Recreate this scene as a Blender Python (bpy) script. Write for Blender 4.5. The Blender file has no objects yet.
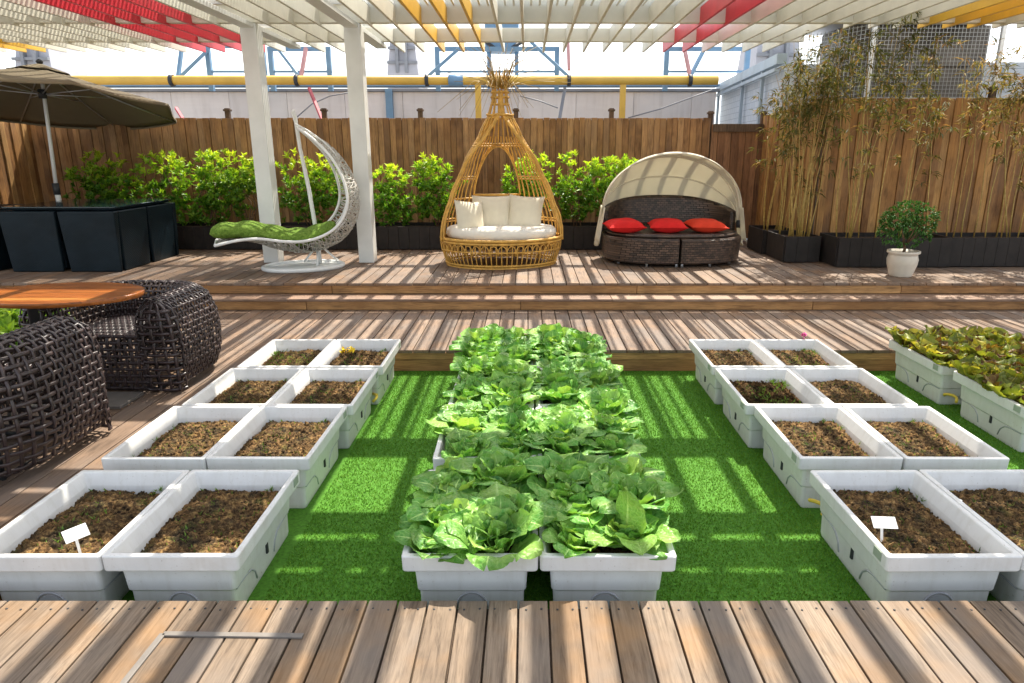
import bpy, math, random
import numpy as np
from mathutils import Vector, Matrix, noise
random.seed(11)
R = math.radians
sc = bpy.context.scene
col = sc.collection
U = random.uniform

# ------------------------------------------------------------------ measuring helper
PITCH, EYE = R(15.62), 1.8
_c, _s = math.cos(PITCH), math.sin(PITCH)
def at(x, y, Y=None, z=None):
    """survey: point of the place seen at photo position (x, y), at depth Y or height z"""
    u = (x-528)/683; v = (341.5-y)/683
    d = Vector((u, _c+v*_s, -_s+v*_c))
    t = Y/d.y if Y is not None else (z-EYE)/d.z
    return Vector((0, 0, EYE)) + d*t

# ------------------------------------------------------------------ mesh builder
class MB:
    def __init__(s): s.v=[]; s.f=[]; s.t=[]; s.sm=[]; s.uv=[]; s.hasuv=False
    def face(s, idx, tone=.5, smooth=False, uv=None):
        s.f.append(tuple(idx)); s.t.append(tone); s.sm.append(smooth); s.uv.append(uv)
        if uv: s.hasuv=True
    def box(s, x0, x1, y0, y1, z0, z1, tone=.5, M=None):
        b=len(s.v)
        P=[(x0,y0,z0),(x1,y0,z0),(x1,y1,z0),(x0,y1,z0),(x0,y0,z1),(x1,y0,z1),(x1,y1,z1),(x0,y1,z1)]
        if M is not None: P=[tuple(M@Vector(p)) for p in P]
        s.v+=P
        for q in ((0,3,2,1),(4,5,6,7),(0,1,5,4),(1,2,6,5),(2,3,7,6),(3,0,4,7)): s.face([b+i for i in q],tone)
        return s
    def bar(s, a, b, w, h=None, tone=.5, up=Vector((0,0,1))):
        a=Vector(a); b=Vector(b); h=h or w; d=b-a; L=d.length; d.normalize()
        if abs(d.dot(up))>.98: up=Vector((0,1,0))
        x=d.cross(up).normalized(); z=x.cross(d)
        M=Matrix((( x.x,d.x,z.x,a.x),(x.y,d.y,z.y,a.y),(x.z,d.z,z.z,a.z),(0,0,0,1)))
        return s.box(-w/2,w/2,0,L,-h/2,h/2,tone,M)
    def tube(s, path, r, seg=6, closed=False, tone=.5, cap=True):
        P=[Vector(p) for p in path]; n=len(P)
        rr=r if isinstance(r,(list,tuple)) else [r]*n
        b=len(s.v); prev=None
        for i,p in enumerate(P):
            if closed: d=P[(i+1)%n]-P[i-1]
            else: d=P[min(i+1,n-1)]-P[max(i-1,0)]
            if d.length<1e-9: d=Vector((0,0,1))
            d.normalize()
            if prev is None:
                up=Vector((0,0,1)) if abs(d.z)<.9 else Vector((1,0,0))
                x=d.cross(up).normalized()
            else:
                x=(prev-d*prev.dot(d))
                x=x.normalized() if x.length>1e-6 else d.orthogonal().normalized()
            prev=x; y=d.cross(x)
            for k in range(seg):
                a=2*math.pi*k/seg
                s.v.append(tuple(p+(x*math.cos(a)+y*math.sin(a))*rr[i]))
        m=n if closed else n-1
        for i in range(m):
            j=(i+1)%n
            for k in range(seg):
                l=(k+1)%seg
                s.face((b+i*seg+k,b+i*seg+l,b+j*seg+l,b+j*seg+k),tone,True)
        if cap and not closed:
            s.face([b+k for k in range(seg)][::-1],tone); s.face([b+(n-1)*seg+k for k in range(seg)],tone)
        return s
    def rings(s, rings, tone=.5, smooth=True, cap0=True, cap1=True, closed=True):
        b=len(s.v); n=len(rings[0])
        for rg in rings: s.v+=[tuple(p) for p in rg]
        for i in range(len(rings)-1):
            for k in range(n if closed else n-1):
                l=(k+1)%n
                s.face((b+i*n+k,b+i*n+l,b+(i+1)*n+l,b+(i+1)*n+k),tone,smooth)
        if cap0: s.face([b+k for k in range(n)][::-1],tone)
        if cap1: s.face([b+(len(rings)-1)*n+k for k in range(n)],tone)
        return s
    def lathe(s, prof, c=(0,0,0), seg=32, tone=.5, sx=1, sy=1):
        rg=[[(c[0]+r*sx*math.cos(2*math.pi*k/seg),c[1]+r*sy*math.sin(2*math.pi*k/seg),c[2]+z) for k in range(seg)] for r,z in prof]
        return s.rings(rg,tone)
    def grid(s, fn, nu, nv, tone=.5, smooth=True, uv=True, flip=False):
        b=len(s.v)
        for j in range(nv+1):
            for i in range(nu+1): s.v.append(tuple(fn(i/nu,j/nv)))
        for j in range(nv):
            for i in range(nu):
                q=[b+j*(nu+1)+i,b+j*(nu+1)+i+1,b+(j+1)*(nu+1)+i+1,b+(j+1)*(nu+1)+i]
                w=[(i/nu,j/nv),((i+1)/nu,j/nv),((i+1)/nu,(j+1)/nv),(i/nu,(j+1)/nv)]
                if flip: q=q[::-1]; w=w[::-1]
                s.face(q,tone,smooth,w if uv else None)
        return s
    def mesh(s, name):
        me=bpy.data.meshes.new(name); me.from_pydata(s.v,[],s.f)
        a=me.attributes.new('tone','FLOAT','FACE'); a.data.foreach_set('value',s.t)
        me.polygons.foreach_set('use_smooth',s.sm)
        if s.hasuv:
            ul=me.uv_layers.new(name='UVMap'); k=0
            buf=np.zeros(len(me.loops)*2,dtype=np.float32)
            for f,u in zip(s.f,s.uv):
                for q in range(len(f)):
                    if u: buf[2*k]=u[q][0]; buf[2*k+1]=u[q][1]
                    k+=1
            ul.data.foreach_set('uv',buf)
        me.update(); return me
    def build(s, name, mat, parent=None, loc=None, bevel=0, solid=0, sub=0, label=None):
        me=s.mesh(name); me.materials.append(mat)
        o=bpy.data.objects.new(name,me); col.objects.link(o)
        if parent: o.parent=parent
        if loc: o.location=loc
        if sub: m=o.modifiers.new('s','SUBSURF'); m.levels=m.render_levels=sub
        if solid: m=o.modifiers.new('t','SOLIDIFY'); m.thickness=solid; m.offset=0
        if bevel:
            m=o.modifiers.new('b','BEVEL'); m.width=bevel; m.segments=2; m.limit_method='ANGLE'; m.angle_limit=R(40)
        if label: o['label']=label
        return o

def tag(o, label, cat, group=None, kind=None):
    o['label']=label; o['category']=cat
    if group: o['group']=group
    if kind: o['kind']=kind
    return o
def thing(name, label, cat, loc=(0,0,0), rz=0, group=None):
    o=bpy.data.objects.new(name,None); col.objects.link(o); o.location=loc; o.rotation_euler=(0,0,rz)
    o.empty_display_size=.1
    return tag(o,label,cat,group)
def structure(o, label=None):
    o['kind']='structure'
    if label: o['label']=label
    return o
def copy_tree(o, parent=None):
    c=o.copy(); col.objects.link(c)
    if parent is not None: c.parent=parent
    for ch in list(o.children): copy_tree(ch,c)
    return c

# ------------------------------------------------------------------ materials
MATS={}
class NT:
    def __init__(s,name):
        m=bpy.data.materials.new(name); m.use_nodes=True; s.m=m; s.n=m.node_tree.nodes; s.l=m.node_tree.links
        s.b=s.n['Principled BSDF']; s.out=s.n['Material Output']
    def node(s,t,**k):
        n=s.n.new(t)
        for a,v in k.items(): setattr(n,a,v)
        return n
    def link(s,a,b): s.l.new(a,b)
    def coord(s,scale=(1,1,1),kind='Object'):
        tc=s.node('ShaderNodeTexCoord'); mp=s.node('ShaderNodeMapping'); mp.inputs['Scale'].default_value=scale
        s.link(tc.outputs[kind],mp.inputs['Vector']); return mp.outputs[0]
    def noise(s,vec,scale,detail=4,rough=.55,dist=0):
        n=s.node('ShaderNodeTexNoise'); n.inputs['Scale'].default_value=scale; n.inputs['Detail'].default_value=detail
        n.inputs['Roughness'].default_value=rough; n.inputs['Distortion'].default_value=dist
        s.link(vec,n.inputs['Vector']); return n.outputs['Fac']
    def ramp(s,fac,stops):
        r=s.node('ShaderNodeValToRGB'); e=r.color_ramp.elements
        while len(e)<len(stops): e.new(.5)
        for q,(p,c) in zip(e,stops):
            q.position=p; q.color=(*c,1) if len(c)==3 else c
        s.link(fac,r.inputs[0]); return r.outputs[0]
    def mix(s,fac,a,b,mode='MIX'):
        m=s.node('ShaderNodeMix',data_type='RGBA',blend_type=mode)
        for i,v in ((0,fac),(6,a),(7,b)):
            if hasattr(v,'default_value'): s.link(v,m.inputs[i])
            elif i==0: m.inputs[0].default_value=v
            else: m.inputs[i].default_value=(*v,1)
        return m.outputs[2]
    def math(s,op,a,b=0,clamp=False):
        m=s.node('ShaderNodeMath',operation=op,use_clamp=clamp)
        for i,v in ((0,a),(1,b)):
            if hasattr(v,'default_value'): s.link(v,m.inputs[i])
            else: m.inputs[i].default_value=v
        return m.outputs[0]
    def attr(s,name='tone'):
        a=s.node('ShaderNodeAttribute'); a.attribute_name=name; return a.outputs['Fac']
    def rnd(s): return s.node('ShaderNodeObjectInfo').outputs['Random']
    def bump(s,h,strength=.3,dist=.01):
        b=s.node('ShaderNodeBump'); b.inputs['Strength'].default_value=strength; b.inputs['Distance'].default_value=dist
        s.link(h,b.inputs['Height']); s.link(b.outputs[0],s.b.inputs['Normal']); return b
    def color(s,c):
        if hasattr(c,'default_value'): s.link(c,s.b.inputs['Base Color'])
        else: s.b.inputs['Base Color'].default_value=(*c,1)
    def set(s,rough=.5,metal=0,spec=.5):
        s.b.inputs['Roughness'].default_value=rough; s.b.inputs['Metallic'].default_value=metal
        s.b.inputs['Specular IOR Level'].default_value=spec
    def translucent(s,c,fac):
        t=s.node('ShaderNodeBsdfTranslucent'); mx=s.node('ShaderNodeMixShader'); mx.inputs[0].default_value=fac
        if hasattr(c,'default_value'): s.link(c,t.inputs[0])
        else: t.inputs[0].default_value=(*c,1)
        s.link(s.b.outputs[0],mx.inputs[1]); s.link(t.outputs[0],mx.inputs[2]); s.link(mx.outputs[0],s.out.inputs[0])

def plain(name,c,rough=.5,metal=0,var=.12,nscale=6,spec=.5,bump=0):
    t=NT(name); v=t.coord()
    f=t.noise(v,nscale,5)
    c2=tuple(x*(1-var) for x in c); c1=tuple(min(1,x*(1+var)) for x in c)
    t.color(t.ramp(f,[(.3,c2),(.7,c1)])); t.set(rough,metal,spec)
    if bump: t.bump(t.noise(v,nscale*12,3),bump,.004)
    return t.m

def wood(name,dark,mid,light,axis='Y',patch=None,patch_amt=.0,rough=.7,grey=None,grey_amt=0,knots=True):
    t=NT(name); tone=t.attr()
    st={'X':(1.2,22,22),'Y':(22,1.2,22),'Z':(22,22,1.2)}[axis]
    tc=t.node('ShaderNodeTexCoord'); add=t.node('ShaderNodeVectorMath',operation='ADD'); t.link(tc.outputs['Object'],add.inputs[0])
    cmb=t.node('ShaderNodeCombineXYZ'); off=t.math('MULTIPLY',tone,37.0)
    for i in range(3): t.link(off,cmb.inputs[i])
    t.link(cmb.outputs[0],add.inputs[1])
    mp=t.node('ShaderNodeMapping'); mp.inputs['Scale'].default_value=st; t.link(add.outputs[0],mp.inputs[0])
    g=t.noise(mp.outputs[0],2.2,6,.65,1.2)
    base=t.ramp(tone,[(0,dark),(.5,mid),(1,light)])
    grain=t.ramp(g,[(.3,(.45,.42,.40)),(.52,(1,1,1)),(.75,(1.12,1.1,1.08))])
    c=t.mix(1,base,grain,'MULTIPLY')
    fs={'X':(5,95,95),'Y':(95,5,95),'Z':(95,95,5)}[axis]
    mpf=t.node('ShaderNodeMapping'); mpf.inputs['Scale'].default_value=fs; t.link(add.outputs[0],mpf.inputs[0])
    fine=t.noise(mpf.outputs[0],1.6,4,.7); c=t.mix(1,c,t.ramp(fine,[(.3,(.68,.66,.64)),(.55,(1,1,1)),(.8,(1.15,1.14,1.12))]),'MULTIPLY')
    bs={'X':(2,5,5),'Y':(5,2,5),'Z':(5,5,2)}[axis]
    mpb=t.node('ShaderNodeMapping'); mpb.inputs['Scale'].default_value=bs; t.link(add.outputs[0],mpb.inputs[0])
    bl=t.noise(mpb.outputs[0],1.5,5,.6); c=t.mix(1,c,t.ramp(bl,[(.3,(.66,.64,.63)),(.5,(1,1,1)),(.75,(1.18,1.16,1.14))]),'MULTIPLY')
    lo=t.noise(add.outputs[0],2.6,3)
    if patch:
        pf=t.ramp(lo,[(.48,(0,0,0)),(.66,(1,1,1))]); pf=t.math('MULTIPLY',pf,patch_amt)
        c=t.mix(pf,c,patch)
    if grey:
        mp3=t.node('ShaderNodeMapping'); mp3.inputs['Location'].default_value=(7,3,1); t.link(add.outputs[0],mp3.inputs[0])
        gf=t.ramp(t.noise(mp3.outputs[0],1.7,4),[(.46,(0,0,0)),(.66,(1,1,1))]); gf=t.math('MULTIPLY',gf,grey_amt)
        c=t.mix(gf,c,grey)
    if knots:
        ks={'X':(2.2,9,9),'Y':(9,2.2,9),'Z':(9,9,2.2)}[axis]
        mp2=t.node('ShaderNodeMapping'); mp2.inputs['Scale'].default_value=ks; t.link(add.outputs[0],mp2.inputs[0])
        vo=t.node('ShaderNodeTexVoronoi'); vo.inputs['Scale'].default_value=.9; t.link(mp2.outputs[0],vo.inputs['Vector'])
        kf=t.ramp(vo.outputs['Distance'],[(.05,(1,1,1)),(.17,(0,0,0))])
        c=t.mix(t.math('MULTIPLY',kf,.6),c,tuple(x*.3 for x in mid))
    t.color(c); t.set(rough,0,.35); t.bump(g,.35,.004)
    return t.m

M={}
M['deck_front']=wood('weathered_deck',(.175,.125,.084),(.215,.157,.107),(.265,.20,.142),'Y',(.30,.16,.06),.55,.75,(.18,.155,.135),.6)
M['deck_mid']=wood('brown_deck',(.15,.098,.064),(.205,.137,.092),(.27,.19,.135),'Y',(.26,.15,.078),.5,.65,(.18,.145,.12),.7)
M['riser']=wood('riser_board',(.34,.175,.065),(.44,.235,.09),(.54,.31,.125),'X',(.30,.145,.05),.5,.6)
M['tread']=wood('tread_board',(.26,.17,.12),(.30,.2,.14),(.36,.25,.18),'X',(.34,.19,.11),.4,.65)
M['fence_back']=wood('fence_board_brown',(.24,.12,.05),(.36,.19,.082),(.48,.28,.135),'Z',(.46,.25,.10),.5,.75,(.20,.125,.08),.5)
M['fence_right']=wood('fence_board_orange',(.23,.105,.035),(.38,.19,.065),(.54,.31,.115),'Z',(.48,.24,.07),.5,.7,(.22,.13,.07),.45)
M['fence_post']=wood('fence_post_wood',(.10,.065,.045),(.13,.085,.055),(.17,.11,.07),'Z',None,0,.75)
M['gate']=wood('gate_wood',(.18,.085,.04),(.26,.125,.06),(.33,.17,.085),'Z',(.24,.12,.05),.4,.7)
M['table']=wood('varnished_table_wood',(.22,.055,.012),(.34,.105,.02),(.46,.18,.04),'X',None,0,.28,knots=False)
M['white_paint']=plain('white_paint',(.70,.71,.68),.45,0,.10,2.2)
M['slat_cream']=plain('cream_slat_paint',(.67,.64,.53),.5,0,.07,4)
M['slat_red']=plain('red_slat_paint',(.62,.035,.05),.45,0,.1,4)
M['slat_yellow']=plain('yellow_slat_paint',(.72,.42,.03),.45,0,.1,4)
M['batten']=plain('pale_batten',(.72,.72,.68),.5,0,.06,4)
M['black_box']=plain('dark_planter_wood',(.020,.016,.014),.6,0,.3,9,.3,.15)
M['cube']=plain('blue_black_wicker',(.005,.011,.016),.42,0,.2,10,.3,.1)
def cube_wicker():
    t=NT('blue_black_fine_wicker'); tc=t.node('ShaderNodeTexCoord'); sp=t.node('ShaderNodeSeparateXYZ'); t.link(tc.outputs['Object'],sp.inputs[0])
    hx=t.math('SINE',t.math('MULTIPLY',t.math('ADD',sp.outputs[0],sp.outputs[1]),190)); hz=t.math('SINE',t.math('MULTIPLY',sp.outputs[2],260)); h=t.math('MULTIPLY',hx,hz)
    f=t.noise(t.coord(),3,4); c=t.ramp(f,[(.3,(.004,.009,.013)),(.7,(.008,.017,.024))]); du=t.ramp(t.noise(t.coord((1,1,2.5)),5,5),[(.5,(0,0,0)),(.85,(1,1,1))])
    c=t.mix(t.math('MULTIPLY',du,.06),c,(.10,.10,.095)); t.color(c); t.set(.45,0,.16); t.bump(h,.35,.003); return t.m
M['cube']=cube_wicker()
M['steel']=plain('galvanised_steel',(.55,.56,.57),.35,.7,.08,8)
M['strip']=plain('hatch_strip_metal',(.17,.15,.13),.6,0,.15,14)
M['white_metal']=plain('white_powder_coat',(.78,.79,.77),.4,0,.05,6)
M['rattan_white']=plain('pale_grey_rattan',(.50,.48,.43),.55,0,.2,20)
M['rattan_gold']=plain('golden_cane',(.60,.335,.065),.5,0,.28,14)
M['cream_cloth']=plain('cream_cloth',(.70,.64,.50),.9,0,.06,7,.2,.25)
M['seat_cloth']=plain('ivory_cloth',(.78,.74,.65),.9,0,.05,7,.2,.25)
M['red_cloth']=plain('red_cloth',(.62,.018,.016),.8,0,.1,9,.2,.2)
M['orange_cloth']=plain('orange_red_cloth',(.62,.045,.018),.8,0,.1,9,.2,.2)
M['strand']=plain('dark_wicker_strand',(.036,.022,.021),.38,0,.4,18,.6)
M['pot']=plain('cream_glazed_pot',(.62,.56,.47),.35,0,.12,5)
M['soil_dark']=plain('planter_compost',(.06,.04,.028),.95,0,.4,20,.2,.6)
M['bark']=plain('shrub_bark',(.16,.10,.06),.85,0,.3,18,.2,.4)
M['dark']=plain('dark_rubber',(.03,.032,.035),.6,0,.2,10)
M['yellow']=plain('yellow_pipe_paint',(.66,.40,.06),.5,0,.12,3)
M['blue_steel']=plain('blue_grey_steel',(.15,.27,.40),.5,.1,.15,3)
M['pale_steel']=plain('pale_blue_steel',(.36,.44,.50),.5,.1,.15,3)
M['red_steel']=plain('red_strut_paint',(.45,.06,.08),.5,0,.15,5)
M['pink_steel']=plain('faded_red_strut_paint',(.55,.28,.27),.5,0,.15,5)
M['tower']=plain('grey_tower_sheet',(.40,.40,.43),.6,0,.12,1.5)
M['coping']=plain('grey_coping',(.22,.23,.25),.6,0,.15,3)
M['yellow_flower']=plain('yellow_petal',(.8,.55,.01),.6,0,.1,20)
M['pink']=plain('pink_petal',(.75,.08,.35),.6,0,.1,20)
M['hose']=plain('yellow_hose',(.75,.55,.06),.45,0,.1,12)
M['tagw']=plain('white_tag_plastic',(.82,.82,.80),.4,0,.04,20)
M['grille']=plain('dark_machine_casing',(.13,.115,.10),.6,.1,.65,2.2)
M['mesh_wire']=plain('grey_mesh_wire',(.42,.43,.42),.5,.3,.15,9)

def plastic():
    t=NT('white_trough_plastic'); v=t.coord()
    f=t.noise(v,7,4); c=t.ramp(f,[(.3,(.67,.665,.64)),(.7,(.76,.755,.73))])
    # dust and splashed soil specks
    vo=t.noise(v,90,2); sp=t.ramp(vo,[(.66,(0,0,0)),(.73,(1,1,1))])
    big=t.ramp(t.noise(v,6,3),[(.42,(0,0,0)),(.7,(1,1,1))])
    c=t.mix(t.math('MULTIPLY',t.math('MULTIPLY',sp,big),.75),c,(.26,.20,.13))
    st=t.ramp(t.noise(t.coord((9,9,1.2)),3,4),[(.5,(0,0,0)),(.8,(1,1,1))])
    c=t.mix(t.math('MULTIPLY',st,.32),c,(.47,.43,.35)); sm=t.ramp(t.noise(t.coord(),3.2,5,.65),[(.56,(0,0,0)),(.72,(1,1,1))]); c=t.mix(t.math('MULTIPLY',sm,t.math('MULTIPLY_ADD' if False else 'MULTIPLY',t.rnd(),.35)),c,(.46,.40,.31))
    t.color(c); t.set(.42,0,.45); return t.m
M['trough']=plastic()
def soil_mat():
    t=NT('dry_clod_soil'); v=t.coord()
    a=t.noise(v,8,4,.6); b=t.noise(v,42,6,.75)
    c1=t.ramp(b,[(.36,(.02,.013,.008)),(.5,(.17,.095,.04)),(.66,(.42,.26,.10))])
    c2=t.ramp(b,[(.36,(.012,.009,.006)),(.52,(.06,.042,.024)),(.7,(.17,.13,.055))])
    c=t.mix(t.ramp(a,[(.42,(0,0,0)),(.6,(1,1,1))]),c1,c2)
    g=t.ramp(t.noise(v,14,3),[(.58,(0,0,0)),(.72,(1,1,1))])
    c=t.mix(t.math('MULTIPLY',g,.35),c,(.10,.14,.03))
    t.color(c); t.set(.95,0,.15); t.bump(b,.8,.012); return t.m
M['soil']=soil_mat()
def turf_mat():
    t=NT('artificial_turf'); tone=t.attr(); c=t.ramp(tone,[(0,(.065,.195,.014)),(.5,(.125,.305,.022)),(1,(.205,.39,.04))])
    lo=t.noise(t.coord(),1.6,3); c=t.mix(t.ramp(lo,[(.35,(0,0,0)),(.7,(.35,.35,.35))]),c,(.20,.33,.04))
    t.color(c); t.set(.5,0,.3); t.translucent(c,.25); return t.m
M['turf']=turf_mat()
M['turf_base']=plain('turf_backing',(.07,.20,.018),.8,0,.35,60,.2,.3)
M['ground']=plain('roof_concrete',(.30,.29,.28),.9,0,.2,1.2,.2,.2)

def leaf_mat(name,stops,vein=(.42,.52,.22),rough=.42,tr=.3,veins=True,objvar=.25,nmix=.3,crinkle=False):
    t=NT(name); tone=t.attr(); c=t.ramp(tone,stops)
    uv=t.node('ShaderNodeUVMap'); sp=t.node('ShaderNodeSeparateXYZ'); t.link(uv.outputs[0],sp.inputs[0])
    ux=t.math('ABSOLUTE',t.math('SUBTRACT',sp.outputs[0],.5)); vy=sp.outputs[1]
    rib=t.math('LESS_THAN',ux,t.math('MULTIPLY_ADD',vy,-.055)) if False else None
    w=t.math('SUBTRACT',.085,t.math('MULTIPLY',vy,.07))
    ribf=t.math('SUBTRACT',1.0,t.math('DIVIDE',ux,w),True)
    if veins:
        lat=t.math('SINE',t.math('SUBTRACT',t.math('MULTIPLY',vy,46),t.math('MULTIPLY',ux,44)))
        lat=t.ramp(lat,[(.88,(0,0,0)),(1.0,(1,1,1))])
        f=t.math('ADD',t.math('MULTIPLY',ribf,1.6),t.math('MULTIPLY',lat,.28),True)
        c=t.mix(f,c,vein)
    nz=t.noise(t.coord(),14,4)
    if crinkle:
        vo=t.node('ShaderNodeTexVoronoi',feature='DISTANCE_TO_EDGE'); vo.inputs['Scale'].default_value=44; t.link(t.coord(),vo.inputs['Vector'])
        cr=t.ramp(vo.outputs['Distance'],[(.0,(1,1,1)),(.16,(0,0,0))]); c=t.mix(t.math('MULTIPLY',cr,.22),c,vein)
        dk=t.ramp(t.noise(t.coord(),7,4),[(.42,(0,0,0)),(.62,(1,1,1))]); c=t.mix(t.math('MULTIPLY',dk,.55),c,tuple(q*.9 for q in stops[0][1]))
        wn=t.ramp(t.noise(t.coord(),23,4),[(.60,(0,0,0)),(.72,(1,1,1))]); c=t.mix(t.math('MULTIPLY',wn,.30),c,vein)
    c=t.mix(t.math('MULTIPLY',t.ramp(nz,[(.4,(0,0,0)),(.7,(1,1,1))]),nmix),c,stops[-1][1])
    hs=t.node('ShaderNodeHueSaturation'); t.link(c,hs.inputs['Color'])
    val=t.math('ADD',t.math('MULTIPLY',t.rnd(),objvar),1-objvar/2); t.link(val,hs.inputs['Value'])
    c=hs.outputs[0]
    t.color(c); t.set(rough,0,.35)
    if crinkle: t.bump(vo.outputs['Distance'],.7,.012)
    elif veins: t.bump(nz,.3,.006)
    tc=t.mix(1,c,(1.35,1.3,.6),'MULTIPLY'); t.translucent(tc,tr); return t.m
M['cabbage']=leaf_mat('cabbage_leaf',[(0,(.05,.19,.035)),(.45,(.125,.38,.055)),(.8,(.31,.58,.10)),(1,(.55,.70,.14))],(.52,.78,.24),.40,.26,crinkle=True)
M['lettuce']=leaf_mat('bronze_lettuce_leaf',[(0,(.075,.02,.014)),(.35,(.14,.065,.02)),(.52,(.12,.17,.025)),(.78,(.26,.30,.035)),(1,(.48,.42,.05))],(.5,.42,.08),.5,.3,True)
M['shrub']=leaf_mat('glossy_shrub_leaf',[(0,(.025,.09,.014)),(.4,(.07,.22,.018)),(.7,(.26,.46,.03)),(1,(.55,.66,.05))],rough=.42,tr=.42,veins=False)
M['pot_leaf']=leaf_mat('small_dark_leaf',[(0,(.03,.09,.018)),(.6,(.07,.19,.035)),(1,(.15,.32,.06))],rough=.55,tr=.2,veins=False)
M['bamboo_leaf']=leaf_mat('bamboo_leaf',[(0,(.045,.06,.015)),(.5,(.10,.13,.03)),(.8,(.26,.19,.06)),(1,(.36,.19,.08))],rough=.7,tr=.3,veins=False)
M['sprout']=leaf_mat('weed_sprout',[(0,(.07,.15,.02)),(1,(.22,.36,.06))],rough=.5,tr=.3,veins=False)
def cane_mat():
    t=NT('bamboo_cane'); z=t.noise(t.coord((3,3,8)),3,3); c=t.ramp(z,[(.3,(.30,.18,.045)),(.6,(.50,.32,.085)),(.8,(.58,.42,.14))])
    t.color(t.mix(t.math('MULTIPLY',t.rnd(),.35),c,(.20,.20,.05))); t.set(.45); return t.m
M['cane']=cane_mat()
def cloth_tr(name,c,fac,rough=.9,var=.06):
    t=NT(name); f=t.noise(t.coord(),5,4); cc=t.ramp(f,[(.3,tuple(x*(1-var) for x in c)),(.7,c)])
    t.color(cc); t.set(rough,0,.2); wv=t.noise(t.coord(),140,2); t.bump(wv,.15,.002); t.translucent(cc,fac); return t.m
M['canopy']=cloth_tr('canopy_cloth',(.80,.76,.63),.33)
M['umbrella']=cloth_tr('umbrella_cloth',(.235,.195,.13),.03)
def green_fur():
    t=NT('green_plush'); f=t.noise(t.coord(),35,5,.7); t.color(t.ramp(f,[(.3,(.07,.14,.02)),(.55,(.17,.28,.045)),(.8,(.30,.42,.11))])); t.set(.95,0,.1); t.bump(f,.9,.02); return t.m
M['green_plush']=green_fur()
def glass():
    t=NT('tinted_glass'); t.color((.02,.05,.06)); t.set(.08,0,.6); t.b.inputs['Transmission Weight'].default_value=.35; return t.m
M['glass']=glass()
def dark_wicker():
    t=NT('fine_dark_wicker'); br=t.node('ShaderNodeTexBrick'); tc=t.node('ShaderNodeTexCoord'); sp=t.node('ShaderNodeSeparateXYZ'); t.link(tc.outputs['Object'],sp.inputs[0])
    ang=t.math('ADD',sp.outputs[0],t.math('MULTIPLY',sp.outputs[1],.7)); cb=t.node('ShaderNodeCombineXYZ'); t.link(ang,cb.inputs[0]); t.link(sp.outputs[2],cb.inputs[1])
    t.link(cb.outputs[0],br.inputs['Vector']); br.inputs['Scale'].default_value=9; br.inputs['Mortar Size'].default_value=.028; br.inputs['Mortar Smooth'].default_value=1
    br.inputs['Color1'].default_value=(.13,.08,.055,1); br.inputs['Color2'].default_value=(.035,.024,.019,1); br.inputs['Mortar'].default_value=(.004,.003,.003,1)
    t.color(br.outputs['Color']); t.set(.38,0,.5); inv=t.math('SUBTRACT',1,br.outputs['Fac']); t.bump(inv,.9,.02); return t.m
M['wicker']=dark_wicker()
def panel_wall():
    t=NT('pale_panel_wall'); v=t.coord(); f=t.noise(v,.7,4); c=t.ramp(f,[(.3,(.64,.61,.60)),(.7,(.76,.73,.71))])
    st=t.ramp(t.noise(t.coord((3,3,.35)),2,4),[(.5,(0,0,0)),(.8,(1,1,1))]); c=t.mix(t.math('MULTIPLY',st,.5),c,(.40,.36,.33)); b2=t.ramp(t.noise(t.coord((.6,.6,3)),1.3,5),[(.5,(0,0,0)),(.62,(1,1,1))]); c=t.mix(t.math('MULTIPLY',b2,.25),c,(.84,.82,.80)); c=t.mix(1,c,t.ramp(t.attr(),[(0,(.9,.9,.9)),(1,(1.04,1.02,1.0))]),'MULTIPLY')
    t.color(c); t.set(.6); return t.m
M['panel']=panel_wall()
def blue_clad():
    t=NT('pale_blue_block_wall'); br=t.node('ShaderNodeTexBrick'); tc=t.node('ShaderNodeTexCoord'); sp=t.node('ShaderNodeSeparateXYZ'); t.link(tc.outputs['Object'],sp.inputs[0])
    cb=t.node('ShaderNodeCombineXYZ'); t.link(sp.outputs[1],cb.inputs[0]); t.link(sp.outputs[2],cb.inputs[1]); t.link(cb.outputs[0],br.inputs['Vector'])
    br.inputs['Scale'].default_value=2.4; br.inputs['Mortar Size'].default_value=.012; br.inputs['Color1'].default_value=(.50,.56,.62,1); br.inputs['Color2'].default_value=(.56,.61,.66,1); br.inputs['Mortar'].default_value=(.30,.36,.42,1)
    t.color(br.outputs['Color']); t.set(.55); return t.m
M['blue_wall']=blue_clad()

# ------------------------------------------------------------------ world, sun, camera
sun=Vector((.24,.60,1)).normalized()
w=bpy.data.worlds.new('World'); sc.world=w; w.use_nodes=True
bg=w.node_tree.nodes['Background']; sky=w.node_tree.nodes.new('ShaderNodeTexSky'); sky.sky_type='NISHITA'; sky.sun_disc=False
sky.sun_elevation=math.asin(sun.z); sky.sun_rotation=math.atan2(sun.x,sun.y); sky.dust_density=2.0; sky.air_density=1.0
hs=w.node_tree.nodes.new('ShaderNodeHueSaturation'); hs.inputs['Saturation'].default_value=.42; w.node_tree.links.new(sky.outputs[0],hs.inputs['Color']); w.node_tree.links.new(hs.outputs[0],bg.inputs[0]); bg.inputs[1].default_value=.15
ld=bpy.data.lights.new('sun','SUN'); ld.energy=3.6; ld.angle=R(.5); ld.color=(1,.93,.81)
lo=bpy.data.objects.new('sun',ld); col.objects.link(lo); lo.rotation_euler=sun.to_track_quat('Z','Y').to_euler(); lo.location=(3,8,14)
cd=bpy.data.cameras.new('camera'); cam=bpy.data.objects.new('camera',cd); col.objects.link(cam)
cam.location=(0,0,EYE); cam.rotation_euler=(R(90)-PITCH,0,0); cd.sensor_width=36; cd.lens=683/1024*36; cd.shift_x=-16/1024; cd.clip_end=500; cd.clip_start=.05
sc.camera=cam
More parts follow.
